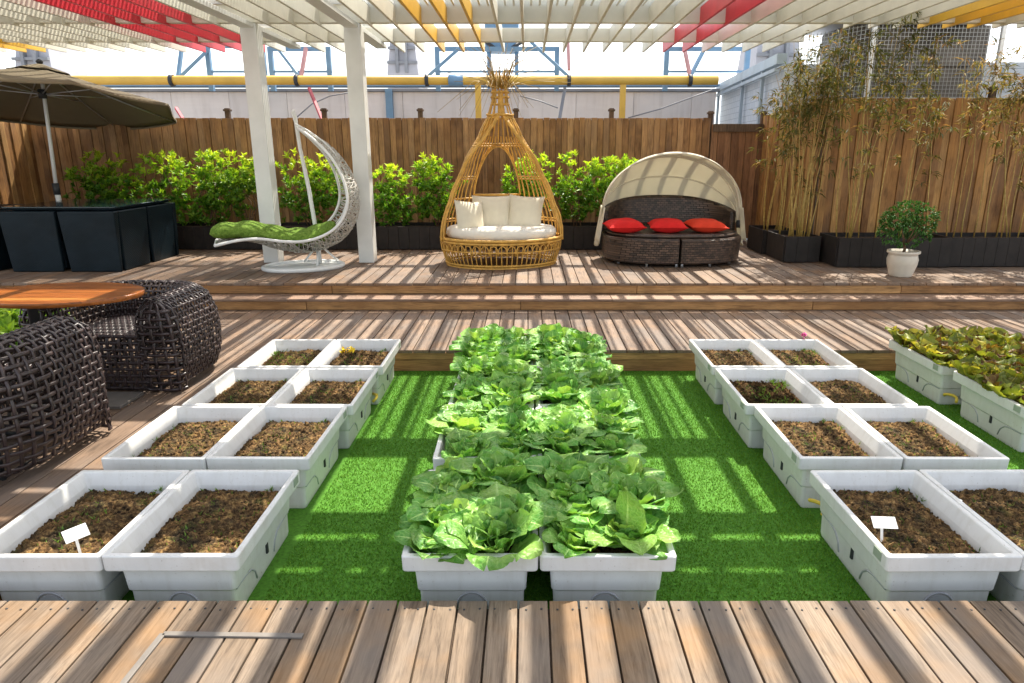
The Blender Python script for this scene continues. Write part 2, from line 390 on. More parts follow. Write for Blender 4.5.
vs=sc.view_settings; vs.view_transform='Standard'; vs.look='None'; vs.gamma=1; vs.exposure=1.4; vs.use_curve_mapping=False

# ------------------------------------------------------------------ ground, turf, decks
D1,D2,D3=.19,.31,.43
m=MB(); m.box(-150,150,-60,300,-.3,-.02); structure(m.build('ground',M['ground']))
TX0,TX1,TY0,TY1=-2.13,5.2,2.16,5.49
m=MB(); m.box(TX0,TX1,TY0,TY1+.1,-.015,0); structure(m.build('lawn_base',M['turf_base']),'green backing of the artificial lawn')
def turf():
    N=260000; rg=np.random.default_rng(3)
    x=rg.uniform(-1.1,3.9,N); y=rg.uniform(2.0+.15,5.49,N)
    keep=np.ones(N,bool)
    for (a,b) in ((-1.6,-1.16),(-.40,-.02),(.10,.50),(1.46,2.33)): keep&=~((x>a)&(x<b))
    x=x[keep];y=y[keep];n=len(x)
    h=rg.uniform(.006,.014,n); a=rg.uniform(0,2*np.pi,n); wd=rg.uniform(.0017,.0032,n); la=rg.uniform(0,2*np.pi,n); ln=rg.uniform(.0,.013,n)
    dx=np.cos(a)*wd; dy=np.sin(a)*wd
    V=np.zeros((n,3,3),np.float32)
    V[:,0]=np.stack([x-dx,y-dy,np.zeros(n)],1); V[:,1]=np.stack([x+dx,y+dy,np.zeros(n)],1); V[:,2]=np.stack([x+np.cos(la)*ln,y+np.sin(la)*ln,h],1)
    me=bpy.data.meshes.new('grass'); me.vertices.add(n*3); me.vertices.foreach_set('co',V.ravel())
    me.loops.add(n*3); me.loops.foreach_set('vertex_index',np.arange(n*3,dtype=np.int32))
    me.polygons.add(n); me.polygons.foreach_set('loop_start',np.arange(n,dtype=np.int32)*3); me.polygons.foreach_set('loop_total',np.full(n,3,np.int32))
    at_=me.attributes.new('tone','FLOAT','FACE'); at_.data.foreach_set('value',np.clip(rg.normal(.5,.25,n),0,1).astype(np.float32))
    me.update(); me.validate(); me.materials.append(M['turf'])
    o=bpy.data.objects.new('grass',me); col.objects.link(o)
    tag(o,'short bright green artificial grass between the white troughs','grass',kind='stuff')
turf()

def boards_y(mb,x0,x1,y0,y1,z,pitch,gap=.007,th=.028,joint=0):
    x=x0
    while x<x1-.01:
        xe=min(x+pitch-gap,x1); dz=U(-.0012,.0012)
        ys=[y0]
        if joint:
            q=y0+U(.3,1)*joint
            while q<y1-.3: ys.append(q); q+=joint*U(.8,1.2)
        ys.append(y1)
        for a,b in zip(ys,ys[1:]): mb.box(x,xe,a+(.003 if a!=y0 else 0),b,z-th+dz,z+dz,random.random())
        x+=pitch
m=MB(); boards_y(m,-3.6,4.2,-.4,2.185,D1,.1115,.0075)
structure(m.build('front_deck',M['deck_front'],bevel=.003),'weathered plank deck in the foreground')
m=MB(); x=-3.6
while x<4.2:
    for dx in (.025,.08):
        for yy_ in (2.135,1.62): m.lathe([(.0005,.0005),(.0042,.0005),(.0042,.0022),(.0005,.0022)],c=(x+dx+U(-.004,.004),yy_+U(-.006,.006),D1),seg=8)
    x+=.1115
structure(m.build('deck_screws',M['dark']))
m=MB(); m.box(-3.6,4.2,-.4,2.16,.0,D1-.032); m.box(-3.6,4.2,2.16,2.18,.0,D1-.033); structure(m.build('front_deck_base',M['fence_post']))
m=MB(); boards_y(m,-8,9,5.49,6.99,D1,.138,.008); boards_y(m,-8,-2.135,2.2,5.487,D1,.138,.008,joint=3)
structure(m.build('middle_deck',M['deck_mid'],bevel=.003),'brown plank deck around the lawn')
m=MB()
m.box(-2.12,9,5.51,5.53,.0,.098,.3); m.box(-2.12,9,5.505,5.53,.101,D1-.03,.7)
m.box(-2.16,-2.14,2.2,5.51,0,D1-.03,.4)
structure(m.build('deck_riser',M['riser'],bevel=.003))
m=MB(); m.box(-8,-2.17,2.2,5.5,0,D1-.032); m.box(-8,9,5.54,10.2,0,D1-.032); structure(m.build('deck_base',M['fence_post']))
# step
m=MB()
x=-8
while x<9:
    x2=min(9,x+U(2.2,3.4))
    m.box(x,x2-.005,6.985,7.01,D1+.003,D2-.028,random.random()); x=x2
x=-8
while x<9:
    x2=min(9,x+U(2.2,3.4))
    m.box(x,x2-.005,7.245,7.27,D2+.003,D3-.028,random.random()); x=x2
structure(m.build('step_riser',M['riser'],bevel=.003))
m=MB(); x=-8
while x<9:
    x2=min(9,x+U(2.4,3.6)); m.box(x,x2-.005,6.965,7.10,D2-.026,D2,random.random()); m.box(x,x2-.005,7.108,7.243,D2-.026,D2-.001,random.random()); x=x2
structure(m.build('step_tread',M['tread'],bevel=.003))
m=MB(); m.box(-8,9,7.28,10.95,D1,D3-.03); m.box(-8,9,7.02,7.24,D1,D2-.028); structure(m.build('step_base',M['fence_post']))
m=MB(); boards_y(m,-8,9,7.225,10.95,D3,.138,.008)
structure(m.build('upper_deck',M['deck_mid'],bevel=.003),'brown plank terrace at the top of the steps')
# hatch
t=thing('access_hatch','flat hatch outlined by grey metal strips in the foreground planks','hatch',(-1.0,1.75,D1))
a=at(163,634,z=D1+.004); b=at(303,636,z=D1+.004); c_=at(118,690,z=D1+.004); d_=at(262,700,z=D1+.004)
for p,q in ((a,b),(a,c_)):
    m=MB(); m.bar(p-t.location,q-t.location,.022,.008); m.build('edge_strip',M['strip'],t,bevel=.002)

# ------------------------------------------------------------------ fences
def fence(name,label,A,B,z0,ztA,ztB,mat,bw=.1,posts=(),post_h=.1,cat='fence',rail=True,back=True):
    A=Vector((*A,0)); B=Vector((*B,0)); L=(B-A).length; ang=math.atan2(B.y-A.y,B.x-A.x)
    root=thing(name,label,cat,(A.x,A.y,z0),ang)
    m=MB(); x=0;k=0
    while x<L-.005:
        w_=min(bw*U(.9,1.1),L-x); f=(x+w_/2)/L; zt=(ztA+(ztB-ztA)*f)-z0+U(-.006,.006)
        off=0 if k%2 else .014
        m.box(x+.002,x+w_-.002,-.011+off-.0,.011+off,.03,zt,min(1,max(0,random.gauss(.5,.36))))
        x+=w_;k+=1
    m.build('boards',mat,root,bevel=.003)
    if back:
        m=MB(); m.box(0,L,.032,.05,.05,min(ztA,ztB)-z0-.03); m.build('backing',M['fence_post'],root)
    for p in posts:
        m=MB(); zt=ztA+(ztB-ztA)*p/L-z0; m.box(p-.035,p+.035,.055,.12,0,zt+post_h,random.random())
        po=m.build('post',M['fence_post'],root,bevel=.004)
        m=MB(); m.box(p-.05,p+.05,.04,.135,zt+post_h,zt+post_h+.03,.3); m.box(p-.035,p+.035,.055,.12,zt+post_h+.03,zt+post_h+.045,.3); m.build('post_cap',M['fence_post'],po,bevel=.004)
    return root
FY=10.85
ps=[at(px,150,Y=FY).x-at(34,150,Y=FY).x for px in (38,133,229.5,325.5,421,516,611)]
FZ=at(400,118,Y=FY).z; GX0=at(709,150,Y=FY).x; GX1=at(762,150,Y=FY).x; FX0=at(34,150,Y=FY).x
fence('wooden_fence','long brown board fence behind the green shrubs',(FX0,FY),(GX0,FY),D3,FZ,FZ,M['fence_back'],.092,[p for p in ps if p>.1])
fence('wooden_fence','short sunlit board fence behind the pole of the parasol',(FX0-.12,7.6),(FX0-.0,FY+.05),D3,FZ,FZ,M['fence_right'],.105,[])
g=fence('wooden_gate','reddish brown board gate panel between two capped posts','gate' and (GX0+.02,FY),(GX1,FY),D3,FZ-.09,FZ-.09,M['gate'],.105,[-.01,GX1-GX0-.02],.15,'gate',False)
m=MB(); m.box(.012,GX1-GX0-.04,-.035,-.0125,FZ-D3-.20,FZ-D3-.085); m.build('top_rail',M['fence_post'],g,bevel=.004)
fence('wooden_fence','angled board fence joining gate and tall orange fence',(GX1-.01,FY+.06),(3.74,9.13),D3,FZ+.03,2.44,M['fence_right'],.1,[])
fence('wooden_fence','tall orange brown board fence behind the bamboo',(3.72,9.15),(8.8,9.15),D3,2.44,2.44,M['fence_right'],.1,[2.2],.1)

# ------------------------------------------------------------------ pergola
PZ=3.2
t=thing('pergola','white timber pergola roofed with cream, red and yellow slats','pergola',(-3.25,8.64,D3))
def rel(o,mb,name,mat,bevel=.004,label=None):
    off=o.location
    mb.v=[(v[0]-off[0],v[1]-off[1],v[2]-off[2]) for v in mb.v]
    return mb.build(name,mat,o,bevel=bevel,label=label)
for (px,py,zb) in ((-3.25,8.70,D3),(-2.045,8.70,D3),(7.4,8.70,D3),(-8.3,8.70,0),(-3.25,2.7,D1),(7.4,2.7,0)):
    m=MB(); m.box(px-.095,px+.095,py-.1,py+.1,zb,PZ+.02); rel(t,m,'post',M['white_paint'],.006)
for y0,y1,h in ((8.6,8.7,.36),(10.02,10.12,.17),(5.90,6.04,.26),(4.72,4.84,.2),(5.0,5.1,.2),(4.44,4.58,.2),(2.65,2.78,.26)):
    m=MB(); m.box(-8.4,3.75 if y0>10 else 7.6,y0,y1,PZ+.025,PZ+.025+h); rel(t,m,'cross_beam',M['slat_cream'])
for bx in (-3.25,-2.045):
    m=MB(); m.box(bx-.075,bx+.075,2.5,10.3,PZ-.03,PZ+.022); rel(t,m,'long_beam',M['white_paint'])
for k in range(-26,29):
    x=-.95+.295*k
    if abs(x+3.25)<.11 or abs(x+2.045)<.11: continue
    y1=10.9+U(-.02,.02) if x<3.7 else 8.85
    red=-4.9<x<-3.8 or 1.9<x<2.4; yel=-1.3<x<-.6 or 4.5<x<5.3 or -7.6<x<-7
    m=MB(); m.box(x-.016,x+.016,5.9,y1,PZ,PZ+.19)
    rel(t,m,'slat',M['slat_red'] if red else M['slat_yellow'] if yel else M['slat_cream'],.003,
        'red painted slat' if red else 'yellow painted slat' if yel else None)
LONG=[-7.2,-6.3,-5.4,-4.6,-3.9,-2.7,-1.35,-.85,-.38,.09,.62,1.1,1.63,1.95,2.45,2.95,3.5,4.1,4.9,5.7,6.6]
for x in LONG:
    m=MB(); m.box(x-.028,x+.028,4.43,5.89,PZ,PZ+.11); m.box(x-.036,x+.036,2.45,4.43,PZ,PZ+.24); rel(t,m,'rafter',M['slat_cream'],0)
for k in range(-14,19):
    x=-.95+.295*k
    if min(abs(x-q) for q in LONG)<.13 or abs(x+3.25)<.12 or abs(x+2.045)<.12: continue
    m=MB(); m.box(x-.036,x+.036,2.45,4.85,PZ,PZ+.24); rel(t,m,'rafter',M['slat_cream'],0)
x=-1.93
while x<7.4:
    m=MB(); m.box(x-.011,x+.011,6.06,8.58,PZ+.20,PZ+.225); rel(t,m,'lath',M['batten'],0); x+=.0983
y=6.2
while y<10.6:
    xr=-2.1
    m=MB(); m.box(-8.4,xr,y,y+.024,PZ+.22,PZ+.245); rel(t,m,'batten',M['batten'],0); y+=.07

# ------------------------------------------------------------------ planter boxes along fences
def dark_box(x0,x1,y0,y1,h,label,rz=0,loc=None):
    cx,cy=(x0+x1)/2,(y0+y1)/2; wx,wy=(x1-x0)/2,(y1-y0)/2
    t=thing('planter_box',label,'planter',(cx,cy,D3),rz,'dark planter boxes along the fences')
    m=MB(); th=.025
    n=max(1,round(2*wx/.14)); s=2*wx/n
    for i in range(n):
        tn=random.random()
        m.box(-wx+i*s+.001,-wx+(i+1)*s-.001,-wy,-wy+th+U(0,.002),.012,h,tn); m.box(-wx+i*s+.001,-wx+(i+1)*s-.001,wy-th,wy,.012,h,tn)
    for sx in (-1,1): m.box(sx*wx-th/2-.001*sx,sx*wx+th/2+.002*sx,-wy+th+.001,wy-th-.001,.012,h)
    m.build('box',M['black_box'],t,bevel=.003)
    m=MB()
    m.box(-wx+.03,wx-.03,-wy+.03,wy-.03,h-.12,h-.05); m.build('soil',M['soil_dark'],t)
    return t
labs=['dark planter box at the far left behind the black dining set','dark planter box beside the black dining set under bright shrubs','dark planter box behind the white pergola posts','dark planter box between pergola post and cane nest seat','dark planter box behind the cane nest seat','dark planter box left of the hooded daybed','dark planter box hidden behind the hooded daybed']
xs=[-6.6,-5.2,-3.72,-2.28,-.95,.35,1.55,2.6]
for i in range(7): dark_box(xs[i],xs[i+1]-.012,9.77,10.40,.33,labs[i])
dark_box(3.24,3.68,8.60,9.28,.33,'dark planter box under the thickest bamboo clump',0)
dark_box(3.2,3.62,9.30,9.98,.33,'dark planter box in the corner by the gate',0)
dark_box(3.74,5.1,8.22,8.8,.36,'long dark planter box behind the round potted shrub')
dark_box(5.115,6.35,8.25,8.8,.36,'long dark planter box right of the round potted shrub')
dark_box(6.37,7.6,8.05,8.8,.36,'dark planter box at the far right fence end')

# ------------------------------------------------------------------ foliage
def leaf_blade(mb,p,d,up,L,W,tone,fold=.25,droop=.25):
    d=d.normalized(); s=d.cross(up); s=s.normalized() if s.length>1e-4 else d.orthogonal().normalized(); n=s.cross(d)
    b=len(mb.v)
    mid=p+d*L*.5+n*W*.0; tip=p+d*L-n*L*droop
    for q in (p,mid-s*W/2+n*W*fold,mid-n*L*droop*.2,mid+s*W/2+n*W*fold,tip): mb.v.append(tuple(q))
    mb.face((b,b+1,b+2),tone,True,((.5,0),(0,.5),(.5,.5))); mb.face((b,b+2,b+3),tone,True,((.5,0),(.5,.5),(1,.5)))
    mb.face((b+1,b+4,b+2),tone,True,((0,.5),(.5,1),(.5,.5))); mb.face((b+2,b+4,b+3),tone,True,((.5,.5),(.5,1),(1,.5)))
def rv():
    while True:
        v=Vector((U(-1,1),U(-1,1),U(-1,1)))
        if .05<v.length<1: return v
def shrub(x,y,z0,w,h,label,n=95,seed=0):
    random.seed(seed); root=thing('shrub',label,'shrub',(x,y,z0),0,'green shrubs along the brown fence')
    m=MB(); st=MB()
    for i in range(5):
        a=U(0,6.28); st.tube([(U(-.1,.1)*w,U(-.04,.04),-.1),(U(-.3,.3)*w,U(-.06,.06),h*.35),(U(-.4,.4)*w,U(-.1,.1),h*.75)],[.012,.009,.004],5)
    st.build('stem',M['bark'],root)
    lob=[(U(-.33,.33)*w,U(-.05,.05),U(.12,.82)*h,U(.16,.26)*w) for _ in range(14)]
    for i in range(n):
        lx,ly,lz,lr=random.choice(lob); v=rv(); v=v.normalized()*v.length**.35
        c=Vector((lx+v.x*lr*1.15,max(-.26,min(.26,ly+v.y*.24)),lz+v.z*lr*1.25))
        if c.z<.04 or c.z>h: c.z=U(.1,h*.95)
        top=c.z/h; ax=(Vector((v.x*.5,v.y*.8-.15,.75))+rv()*.4).normalized()
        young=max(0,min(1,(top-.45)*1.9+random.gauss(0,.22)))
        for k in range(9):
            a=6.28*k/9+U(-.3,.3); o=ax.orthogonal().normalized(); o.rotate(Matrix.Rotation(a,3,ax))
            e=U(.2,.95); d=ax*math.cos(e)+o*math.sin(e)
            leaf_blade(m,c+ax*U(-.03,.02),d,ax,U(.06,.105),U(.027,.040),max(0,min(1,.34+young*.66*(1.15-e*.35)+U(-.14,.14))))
    m.build('foliage',M['shrub'],root)
    return root
SHN=3.7
SH=[(101,62,154,'small round green shrub nearest the parasol pole'),(160,58,150,'bright green shrub second from the parasol pole'),(207,52,151,'bright leafy shrub just left of the left pergola post'),(243,48,153,'leafy shrub half hidden by the left pergola post'),
    (312,66,154,'yellow green shrub behind the moon shaped swing chair'),(386,44,162,'dark green shrub right of the right pergola post'),(441,54,148,'bright shrub at the left flank of the cane nest seat'),(522,50,150,'shrub seen through the cane nest seat'),(580,50,152,'bright yellow green shrub left of the hooded daybed'),(618,56,149,'bright yellow green shrub partly behind the daybed hood')]
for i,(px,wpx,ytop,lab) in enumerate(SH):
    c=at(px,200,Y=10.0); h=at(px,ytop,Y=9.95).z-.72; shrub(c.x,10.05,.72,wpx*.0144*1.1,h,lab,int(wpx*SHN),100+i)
random.seed(5)
# potted round shrub
t=thing('plant_pot','cream glazed pot with a flared rim standing on the upper deck','pot',(4.23,7.68,D3))
m=MB(); m.lathe([(.005,0),(.115,0),(.12,.012),(.135,.06),(.155,.13),(.162,.19),(.150,.235),(.148,.25),(.172,.262),(.172,.285),(.150,.288),(.14,.25),(.005,.245)],seg=36); m.build('pot_body',M['pot'],t)
m=MB(); m.lathe([(.004,.262),(.139,.258),(.139,.25),(.004,.249)],seg=20); m.build('soil',M['soil_dark'],t)
t=thing('potted_shrub','round dense dark green shrub growing in the cream pot','shrub',(4.23,7.68,D3+.25))
m=MB(); m.tube([(0,0,0),(.01,0,.06),(-.01,.01,.14),(0,0,.25)],[.018,.016,.014,.008],7)
for i in range(6):
    a=U(0,6.28); m.tube([(0,0,.10),(.1*math.cos(a),.1*math.sin(a),.2),(.18*math.cos(a),.18*math.sin(a),.32)],[.009,.006,.003],5)
m.build('trunk',M['bark'],t)
m=MB(); LB=[(0,0,.33,.25),(.13,0,.27,.15),(-.14,.02,.25,.15),(.1,-.08,.4,.16),(-.1,-.08,.42,.14),(0,.1,.38,.18),(.17,-.02,.38,.12),(-.17,0,.36,.12)]
for i in range(640):
    lx,ly,lz,lr=random.choice(LB); v=rv(); v=v.normalized()*v.length**.3; c=Vector((lx,ly,lz))+v*lr
    for k in range(4):
        d=(v+rv()*.9+Vector((0,0,.2))).normalized(); leaf_blade(m,c,d,Vector((0,0,1)),U(.03,.055),U(.015,.024),max(0,min(1,.35+v.z*.3+U(-.25,.35))))
m.build('crown',M['pot_leaf'],t)
# shrub far left behind the chair
def low_plant(x,y,z,label):
    root=thing('leafy_plant',label,'plant',(x,y,z)); m=MB(); st=MB()
    for i in range(6): st.tube([(U(-.2,.2),U(-.2,.2),0),(U(-.3,.3),U(-.3,.3),.2)],[.012,.005],5)
    st.build('stem',M['bark'],root)
    for i in range(150):
        v=rv(); c=Vector((v.x*.48,v.y*.4,.20+v.z*.17)); ax=(Vector((v.x,v.y,.8))+rv()*.4).normalized()
        for k in range(7):
            o=ax.orthogonal().normalized(); o.rotate(Matrix.Rotation(6.28*k/7,3,ax)); leaf_blade(m,c,ax*.5+o*U(.5,.9),ax,U(.08,.13),U(.04,.06),U(.35,.85))
    m.build('foliage',M['shrub'],root)
low_plant(-4.42,5.62,D1,'leafy green plant at the left edge beneath the oval table')

# bamboo
def bamboo(name_label,x0,x1,y0,y1,z0,n,ztop,lean,nl,dry,seed):
    random.seed(seed); cx=(x0+x1)/2; cy=(y0+y1)/2
    root=thing('bamboo_clump',name_label,'bamboo',(cx,cy,z0),0,'bamboo along the right fence'); lv=MB()
    for i in range(n):
        bx=U(x0,x1)-cx; by=U(y0,y1)-cy; h=ztop*U(.72,1.05); dx=random.gauss(lean,.22); dy=U(-.1,.12)
        path=[]; K=9
        for k in range(K+1):
            f=k/K; path.append(Vector((bx+dx*f**1.3+.02*math.sin(f*9+i),by+dy*f,-.06+h*f)))
        rad=[.0085*(1-.75*k/K)*U(.9,1.1) for k in range(K+1)]
        m=MB(); m.tube(path,rad,5)
        m.build('cane',M['cane'],root)
        for j in range(int(nl*1.5*U(.5,1.5))):
            f=min(1,random.betavariate(5.5,1.4)); k=min(K-1,int(f*K)); p=path[k].lerp(path[k+1],f*K-k)
            tw=Vector((U(-1,1),U(-1,.6),U(-.1,.7)))*U(.06,.26); q=p+tw
            if j%3==0: lv.tube([p,q],[.0025,.001],3,cap=False,tone=.8)
            for _ in range(8):
                d=(tw.normalized()*.6+Vector((U(-1,1),U(-1,1),U(-1,.4)))).normalized()
                leaf_blade(lv,q+rv()*.03,d,Vector((0,0,1)),U(.07,.14),U(.013,.023),max(0,min(1,random.gauss(.72 if random.random()<dry else .33,.16))),.1,.3)
    lv.build('leaves',M['bamboo_leaf'],root)
bamboo('dense tan bamboo clump rising from the box beside the daybed',3.3,3.62,8.7,9.2,.74,22,2.40,.06,8,.3,1)
bamboo('bamboo clump in the corner left of the orange fence',3.3,3.55,9.35,9.9,.72,12,2.15,-.02,6,.5,2)
bamboo('green leafed bamboo left of the white cage corner post',3.85,4.3,8.35,8.7,.77,9,2.55,.0,12,.2,3)
bamboo('thin bamboo in front of the mesh cage',4.45,5.05,8.45,8.75,.77,4,2.3,.05,9,.5,4)
bamboo('bamboo with brown leaves at the right end of the cage',5.25,5.75,8.45,8.75,.77,5,2.35,.05,12,.75,6)
bamboo('rust leafed bamboo at the right edge',5.85,6.35,8.45,8.75,.77,6,2.5,-.05,20,.95,8)
random.seed(21)

# ------------------------------------------------------------------ troughs
RW,RL,RH=.2615,.369,.314
def rrect(hx,hy,z,r,n=4):
    P=[]
    for cx,cy,a0 in ((hx-r,hy-r,0),(-hx+r,hy-r,90),(-hx+r,-hy+r,180),(hx-r,-hy+r,270)):
        for k in range(n+1):
            a=R(a0+90*k/n); P.append((cx+r*math.cos(a),cy+r*math.sin(a),z))
    return P
def make_trough():
    t=thing('planter_trough','x','planter')
    m=MB(); m.rings([rrect(RW-.062,RL-.062,0,.02),rrect(RW-.058,RL-.058,.02,.02),rrect(RW-.055,RL-.055,.125,.02),rrect(RW-.047,RL-.047,.131,.02),rrect(RW-.040,RL-.040,RH-.07,.018)],smooth=False,cap1=False)
    m.build('body',M['trough'],t,bevel=.003)
    m=MB(); m.rings([rrect(RW-.042,RL-.042,RH-.068,.018),rrect(RW-.004,RL-.004,RH-.068,.014),rrect(RW-.0015,RL-.0015,RH-.062,.014),rrect(RW,RL,RH-.005,.014),rrect(RW-.003,RL-.003,RH,.013),rrect(RW-.022,RL-.024,RH,.010),rrect(RW-.026,RL-.028,RH-.005,.010),rrect(RW-.046,RL-.048,RH-.06,.012),rrect(RW-.062,RL-.064,RH-.14,.014)],smooth=False,cap0=False,cap1=False)
    m.build('rim',M['trough'],t,bevel=.0025)
    for sy in (-1,1):
        m=MB(); P=[]
        y0=sy*(RL-.054)
        for k in range(13):
            a=math.pi*k/12; P.append((.062*math.cos(a),y0,.052+.066*math.sin(a)))
        m.tube(P,.0045,5)
        m.rings([[(.055*math.cos(math.pi*k/12),y0-.002+.0*k,.050+.059*math.sin(math.pi*k/12)) for k in range(13)],[(.055*math.cos(math.pi*k/12),y0+sy*.0035,.050+.059*math.sin(math.pi*k/12)) for k in range(13)]],smooth=False)
        m.build('drain_arch',M['arch'],t)
    for sx in (-1,1):
        x0=sx*(RW-.0335)
        m=MB(); m.box(-.006,.006,-.009,.009,-.036,.036,M=Matrix.Translation((sx*(RW-.0535),sx*.02,.115))); m.build('overflow_slot',M['dark'],t,bevel=.003)
        for sy in (-1,1):
            m=MB(); P=[(sx*(RW-.0575),sy*.10,.035),(sx*(RW-.056),sy*.115,.08),(sx*(RW-.055),sy*.15,.11),(sx*(RW-.054),sy*.2,.122),(sx*(RW-.054),sy*.30,.124)]
            m.tube(P,.005,5); m.build('side_groove',M['arch'],t)
        m=MB(); m.box(-.002,.002,-.028,.028,-.019,.019,M=Matrix.Translation((sx*(RW+.0008),sx*(RL-.07),RH-.027))); m.build('sticker',M['sticker'],t)
    return t
M['arch']=plain('grey_trough_moulding',(.46,.47,.49),.5,0,.1,9)
M['sticker']=plain('grey_green_sticker',(.30,.36,.27),.6,0,.1,9)
def soil_mesh(seed,hgt=.235):
    m=MB(); ox=seed*7.3
    def f(u,v):
        x=(u-.5)*2*(RW-.050); y=(v-.5)*2*(RL-.052)
        n=noise.noise(Vector((x*7+ox,y*7,0)))*.014+(abs(noise.noise(Vector((x*24+ox,y*24,3))))-.25)*-.042+(abs(noise.noise(Vector((x*52+ox,y*52,5))))-.25)*-.026
        e=min(1,min(u,1-u,v*1.2,(1-v)*1.2)*9)
        return (x,y,hgt-.018*(1-e)+n+.012*noise.noise(Vector((x*3+ox,y*3,9))))
    m.grid(f,84,116,uv=False,smooth=True); rs=random.Random(seed)
    for k in range(420):
        u,v=rs.uniform(.03,.97),rs.uniform(.03,.97); c=Vector(f(u,v)); r=rs.uniform(.003,.0105)*rs.uniform(.6,1); b=len(m.v)
        for d in ((1,0,0),(0,1,0),(-1,0,0),(0,-1,0),(0,0,1),(0,0,-1),(.7,.7,.6),(-.7,.7,.6),(-.7,-.7,.6),(.7,-.7,.6)):
            m.v.append(tuple(c+Vector(d)*r*rs.uniform(.7,1.25)+Vector((0,0,r*.3))))
        for q in ((0,6,4,9),(6,1,7,4),(4,7,2,8),(9,4,8,3),(0,1,6),(1,2,7),(2,3,8),(3,0,9)): m.face([b+i for i in q],.5)
    return m
def sprout_mesh(seed,n):
    rs=random.Random(seed); m=MB(); cl=[(rs.uniform(-.18,.18),rs.uniform(-.28,.28)) for _ in range(7)]
    for i in range(n):
        c=rs.choice(cl); x=max(-.2,min(.2,c[0]+rs.gauss(0,.04))); y=max(-.3,min(.3,c[1]+rs.gauss(0,.05)))
        for k in range(rs.randint(2,4)):
            d=Vector((rs.uniform(-.7,.7),rs.uniform(-.7,.7),1)); leaf_blade(m,Vector((x,y,.232)),d,Vector((rs.uniform(-1,1),rs.uniform(-1,1),.2)),rs.uniform(.012,.034),rs.uniform(.003,.006),rs.random(),.1,.2)
    return m
proto=make_trough(); first=True
soilvar=[soil_mesh(i).mesh('soil') for i in range(5)]; spr=[sprout_mesh(i,n).mesh('sprouts') for i,n in enumerate((30,70,150,260))]
for me in soilvar: me.materials.append(M['soil'])
for me in spr: me.materials.append(M['sprout'])
CY=[2.648,3.507,4.252,5.022]
ordn=['front','second','third','rearmost']
def place_trough(x,y,label,group,soil=0,sp=None,rz=0):
    global first
    o=proto if first else copy_tree(proto); first=False
    o.location=(x,y,0); o.rotation_euler=(0,0,rz); tag(o,label,'planter',group)
    s=bpy.data.objects.new('soil',soilvar[soil]); col.objects.link(s); s.parent=o
    o.rotation_euler.z+=R(U(-.7,.7))
    if soil%2: s.rotation_euler=(0,0,math.pi)
    if sp is not None:
        p=bpy.data.objects.new('sprouts',spr[sp]); col.objects.link(p); p.parent=o; p['kind']='stuff'
        if sp%2: p.rotation_euler=(0,0,math.pi)
    return o
GL='white planter troughs in the left block'; GC='white planter troughs in the middle block'; GR='white planter troughs in the right block'; GF='white planter troughs at the right edge'
spl=[0,1,2,3]
LX=[(-1.892,-1.366),(-1.882,-1.356),(-1.846,-1.321),(-1.826,-1.301)]; RX=[(1.624,2.150),(1.628,2.160),(1.587,2.112),(1.576,2.100)]
for r in range(4):
    y=CY[r]; (a0,a1),(b0,b1)=LX[r],RX[r]
    place_trough(a0,y+U(-.004,.004),f'white bare-soil trough, {ordn[r]} one of the column beside the woven armchairs',GL,r%5,[1,0,0,3][r],math.pi if r%2 else 0)
    place_trough(a1,y+U(-.004,.004),f'white bare-soil trough, {ordn[r]} one of the left block column beside open lawn',GL,(r+2)%5,[0,1,0,1][r])
    place_trough(b0,y+U(-.004,.004),f'white bare-soil trough, {ordn[r]} one of the right block column beside the middle lawn',GR,(r+3)%5,[1,0,2,1][r])
    place_trough(b1,y+U(-.004,.004),f'white bare-soil trough, {ordn[r]} one of the right block column facing the lettuce',GR,(r+1)%5,[0,0,1,2][r],math.pi if r%2==0 else 0)
    place_trough(-.222,y-.0,f'white trough full of cabbages, {ordn[r]} one of the middle block left column',GC,r%5,None)
    place_trough(.308,y-.0,f'white trough full of cabbages, {ordn[r]} one of the middle block right column',GC,(r+1)%5,None)
FRT=[(3.215,5.02,'white lettuce trough at the right edge, touching the middle deck'),(3.24,4.19,'white lettuce trough at the right edge, nearest the camera'),(3.76,5.02,'white lettuce trough outside right, behind its nearer neighbour')]
for x,y,l in FRT: place_trough(x,y,l,GF,2,None)
# tags, flower, peg, hoses
def plant_tag(p,label,tilt,rz,sx=.052,sy=.034,hh=.075):
    t=thing('plant_tag',label,'plant tag',p,rz)
    m=MB(); m.box(-.005,.005,-.0015,.0015,-.03,hh,M=Matrix.Rotation(R(tilt*.3),4,'X')); m.build('stake',M['tagw'],t)
    m=MB(); m.box(-sx/2-.018,sx/2+.018,-.0015,.0015,-.026,.026,M=Matrix.Translation((0,.004,hh+.018))@Matrix.Rotation(R(tilt),4,'X')); m.build('plate',M['tagw'],t,bevel=.001)
q=at(80,552,z=.25); plant_tag((q.x,q.y,.24),'blank white name tag stuck in the front left trough soil',-35,R(55))
q=at(882,541,z=.25); plant_tag((q.x,q.y,.24),'blank white name tag standing in the front right trough soil',-55,R(-4),.06)
q=at(965,508,z=.25); t=tag(MB().box(-.028,.028,-.012,.012,0,.003).build('plant_tag',M['tagw'],loc=(q.x,q.y+.05,.256)),'small white tag lying flat on soil at right edge','plant tag'); t.rotation_euler=(.2,.1,.9)
q=at(348,352,z=.27); m=MB()
for k in range(26): leaf_blade(m,Vector((U(-.05,.05),U(-.03,.03),U(0,.03))),Vector((U(-1,1),U(-1,1),.8)),Vector((0,0,1)),U(.03,.05),.025,.5)
tag(m.build('yellow_flower',M['yellow_flower'],loc=(q.x,q.y,.25)),'small bright yellow flower in a rear left trough','flower')
q=at(804,336,z=.335); m=MB()
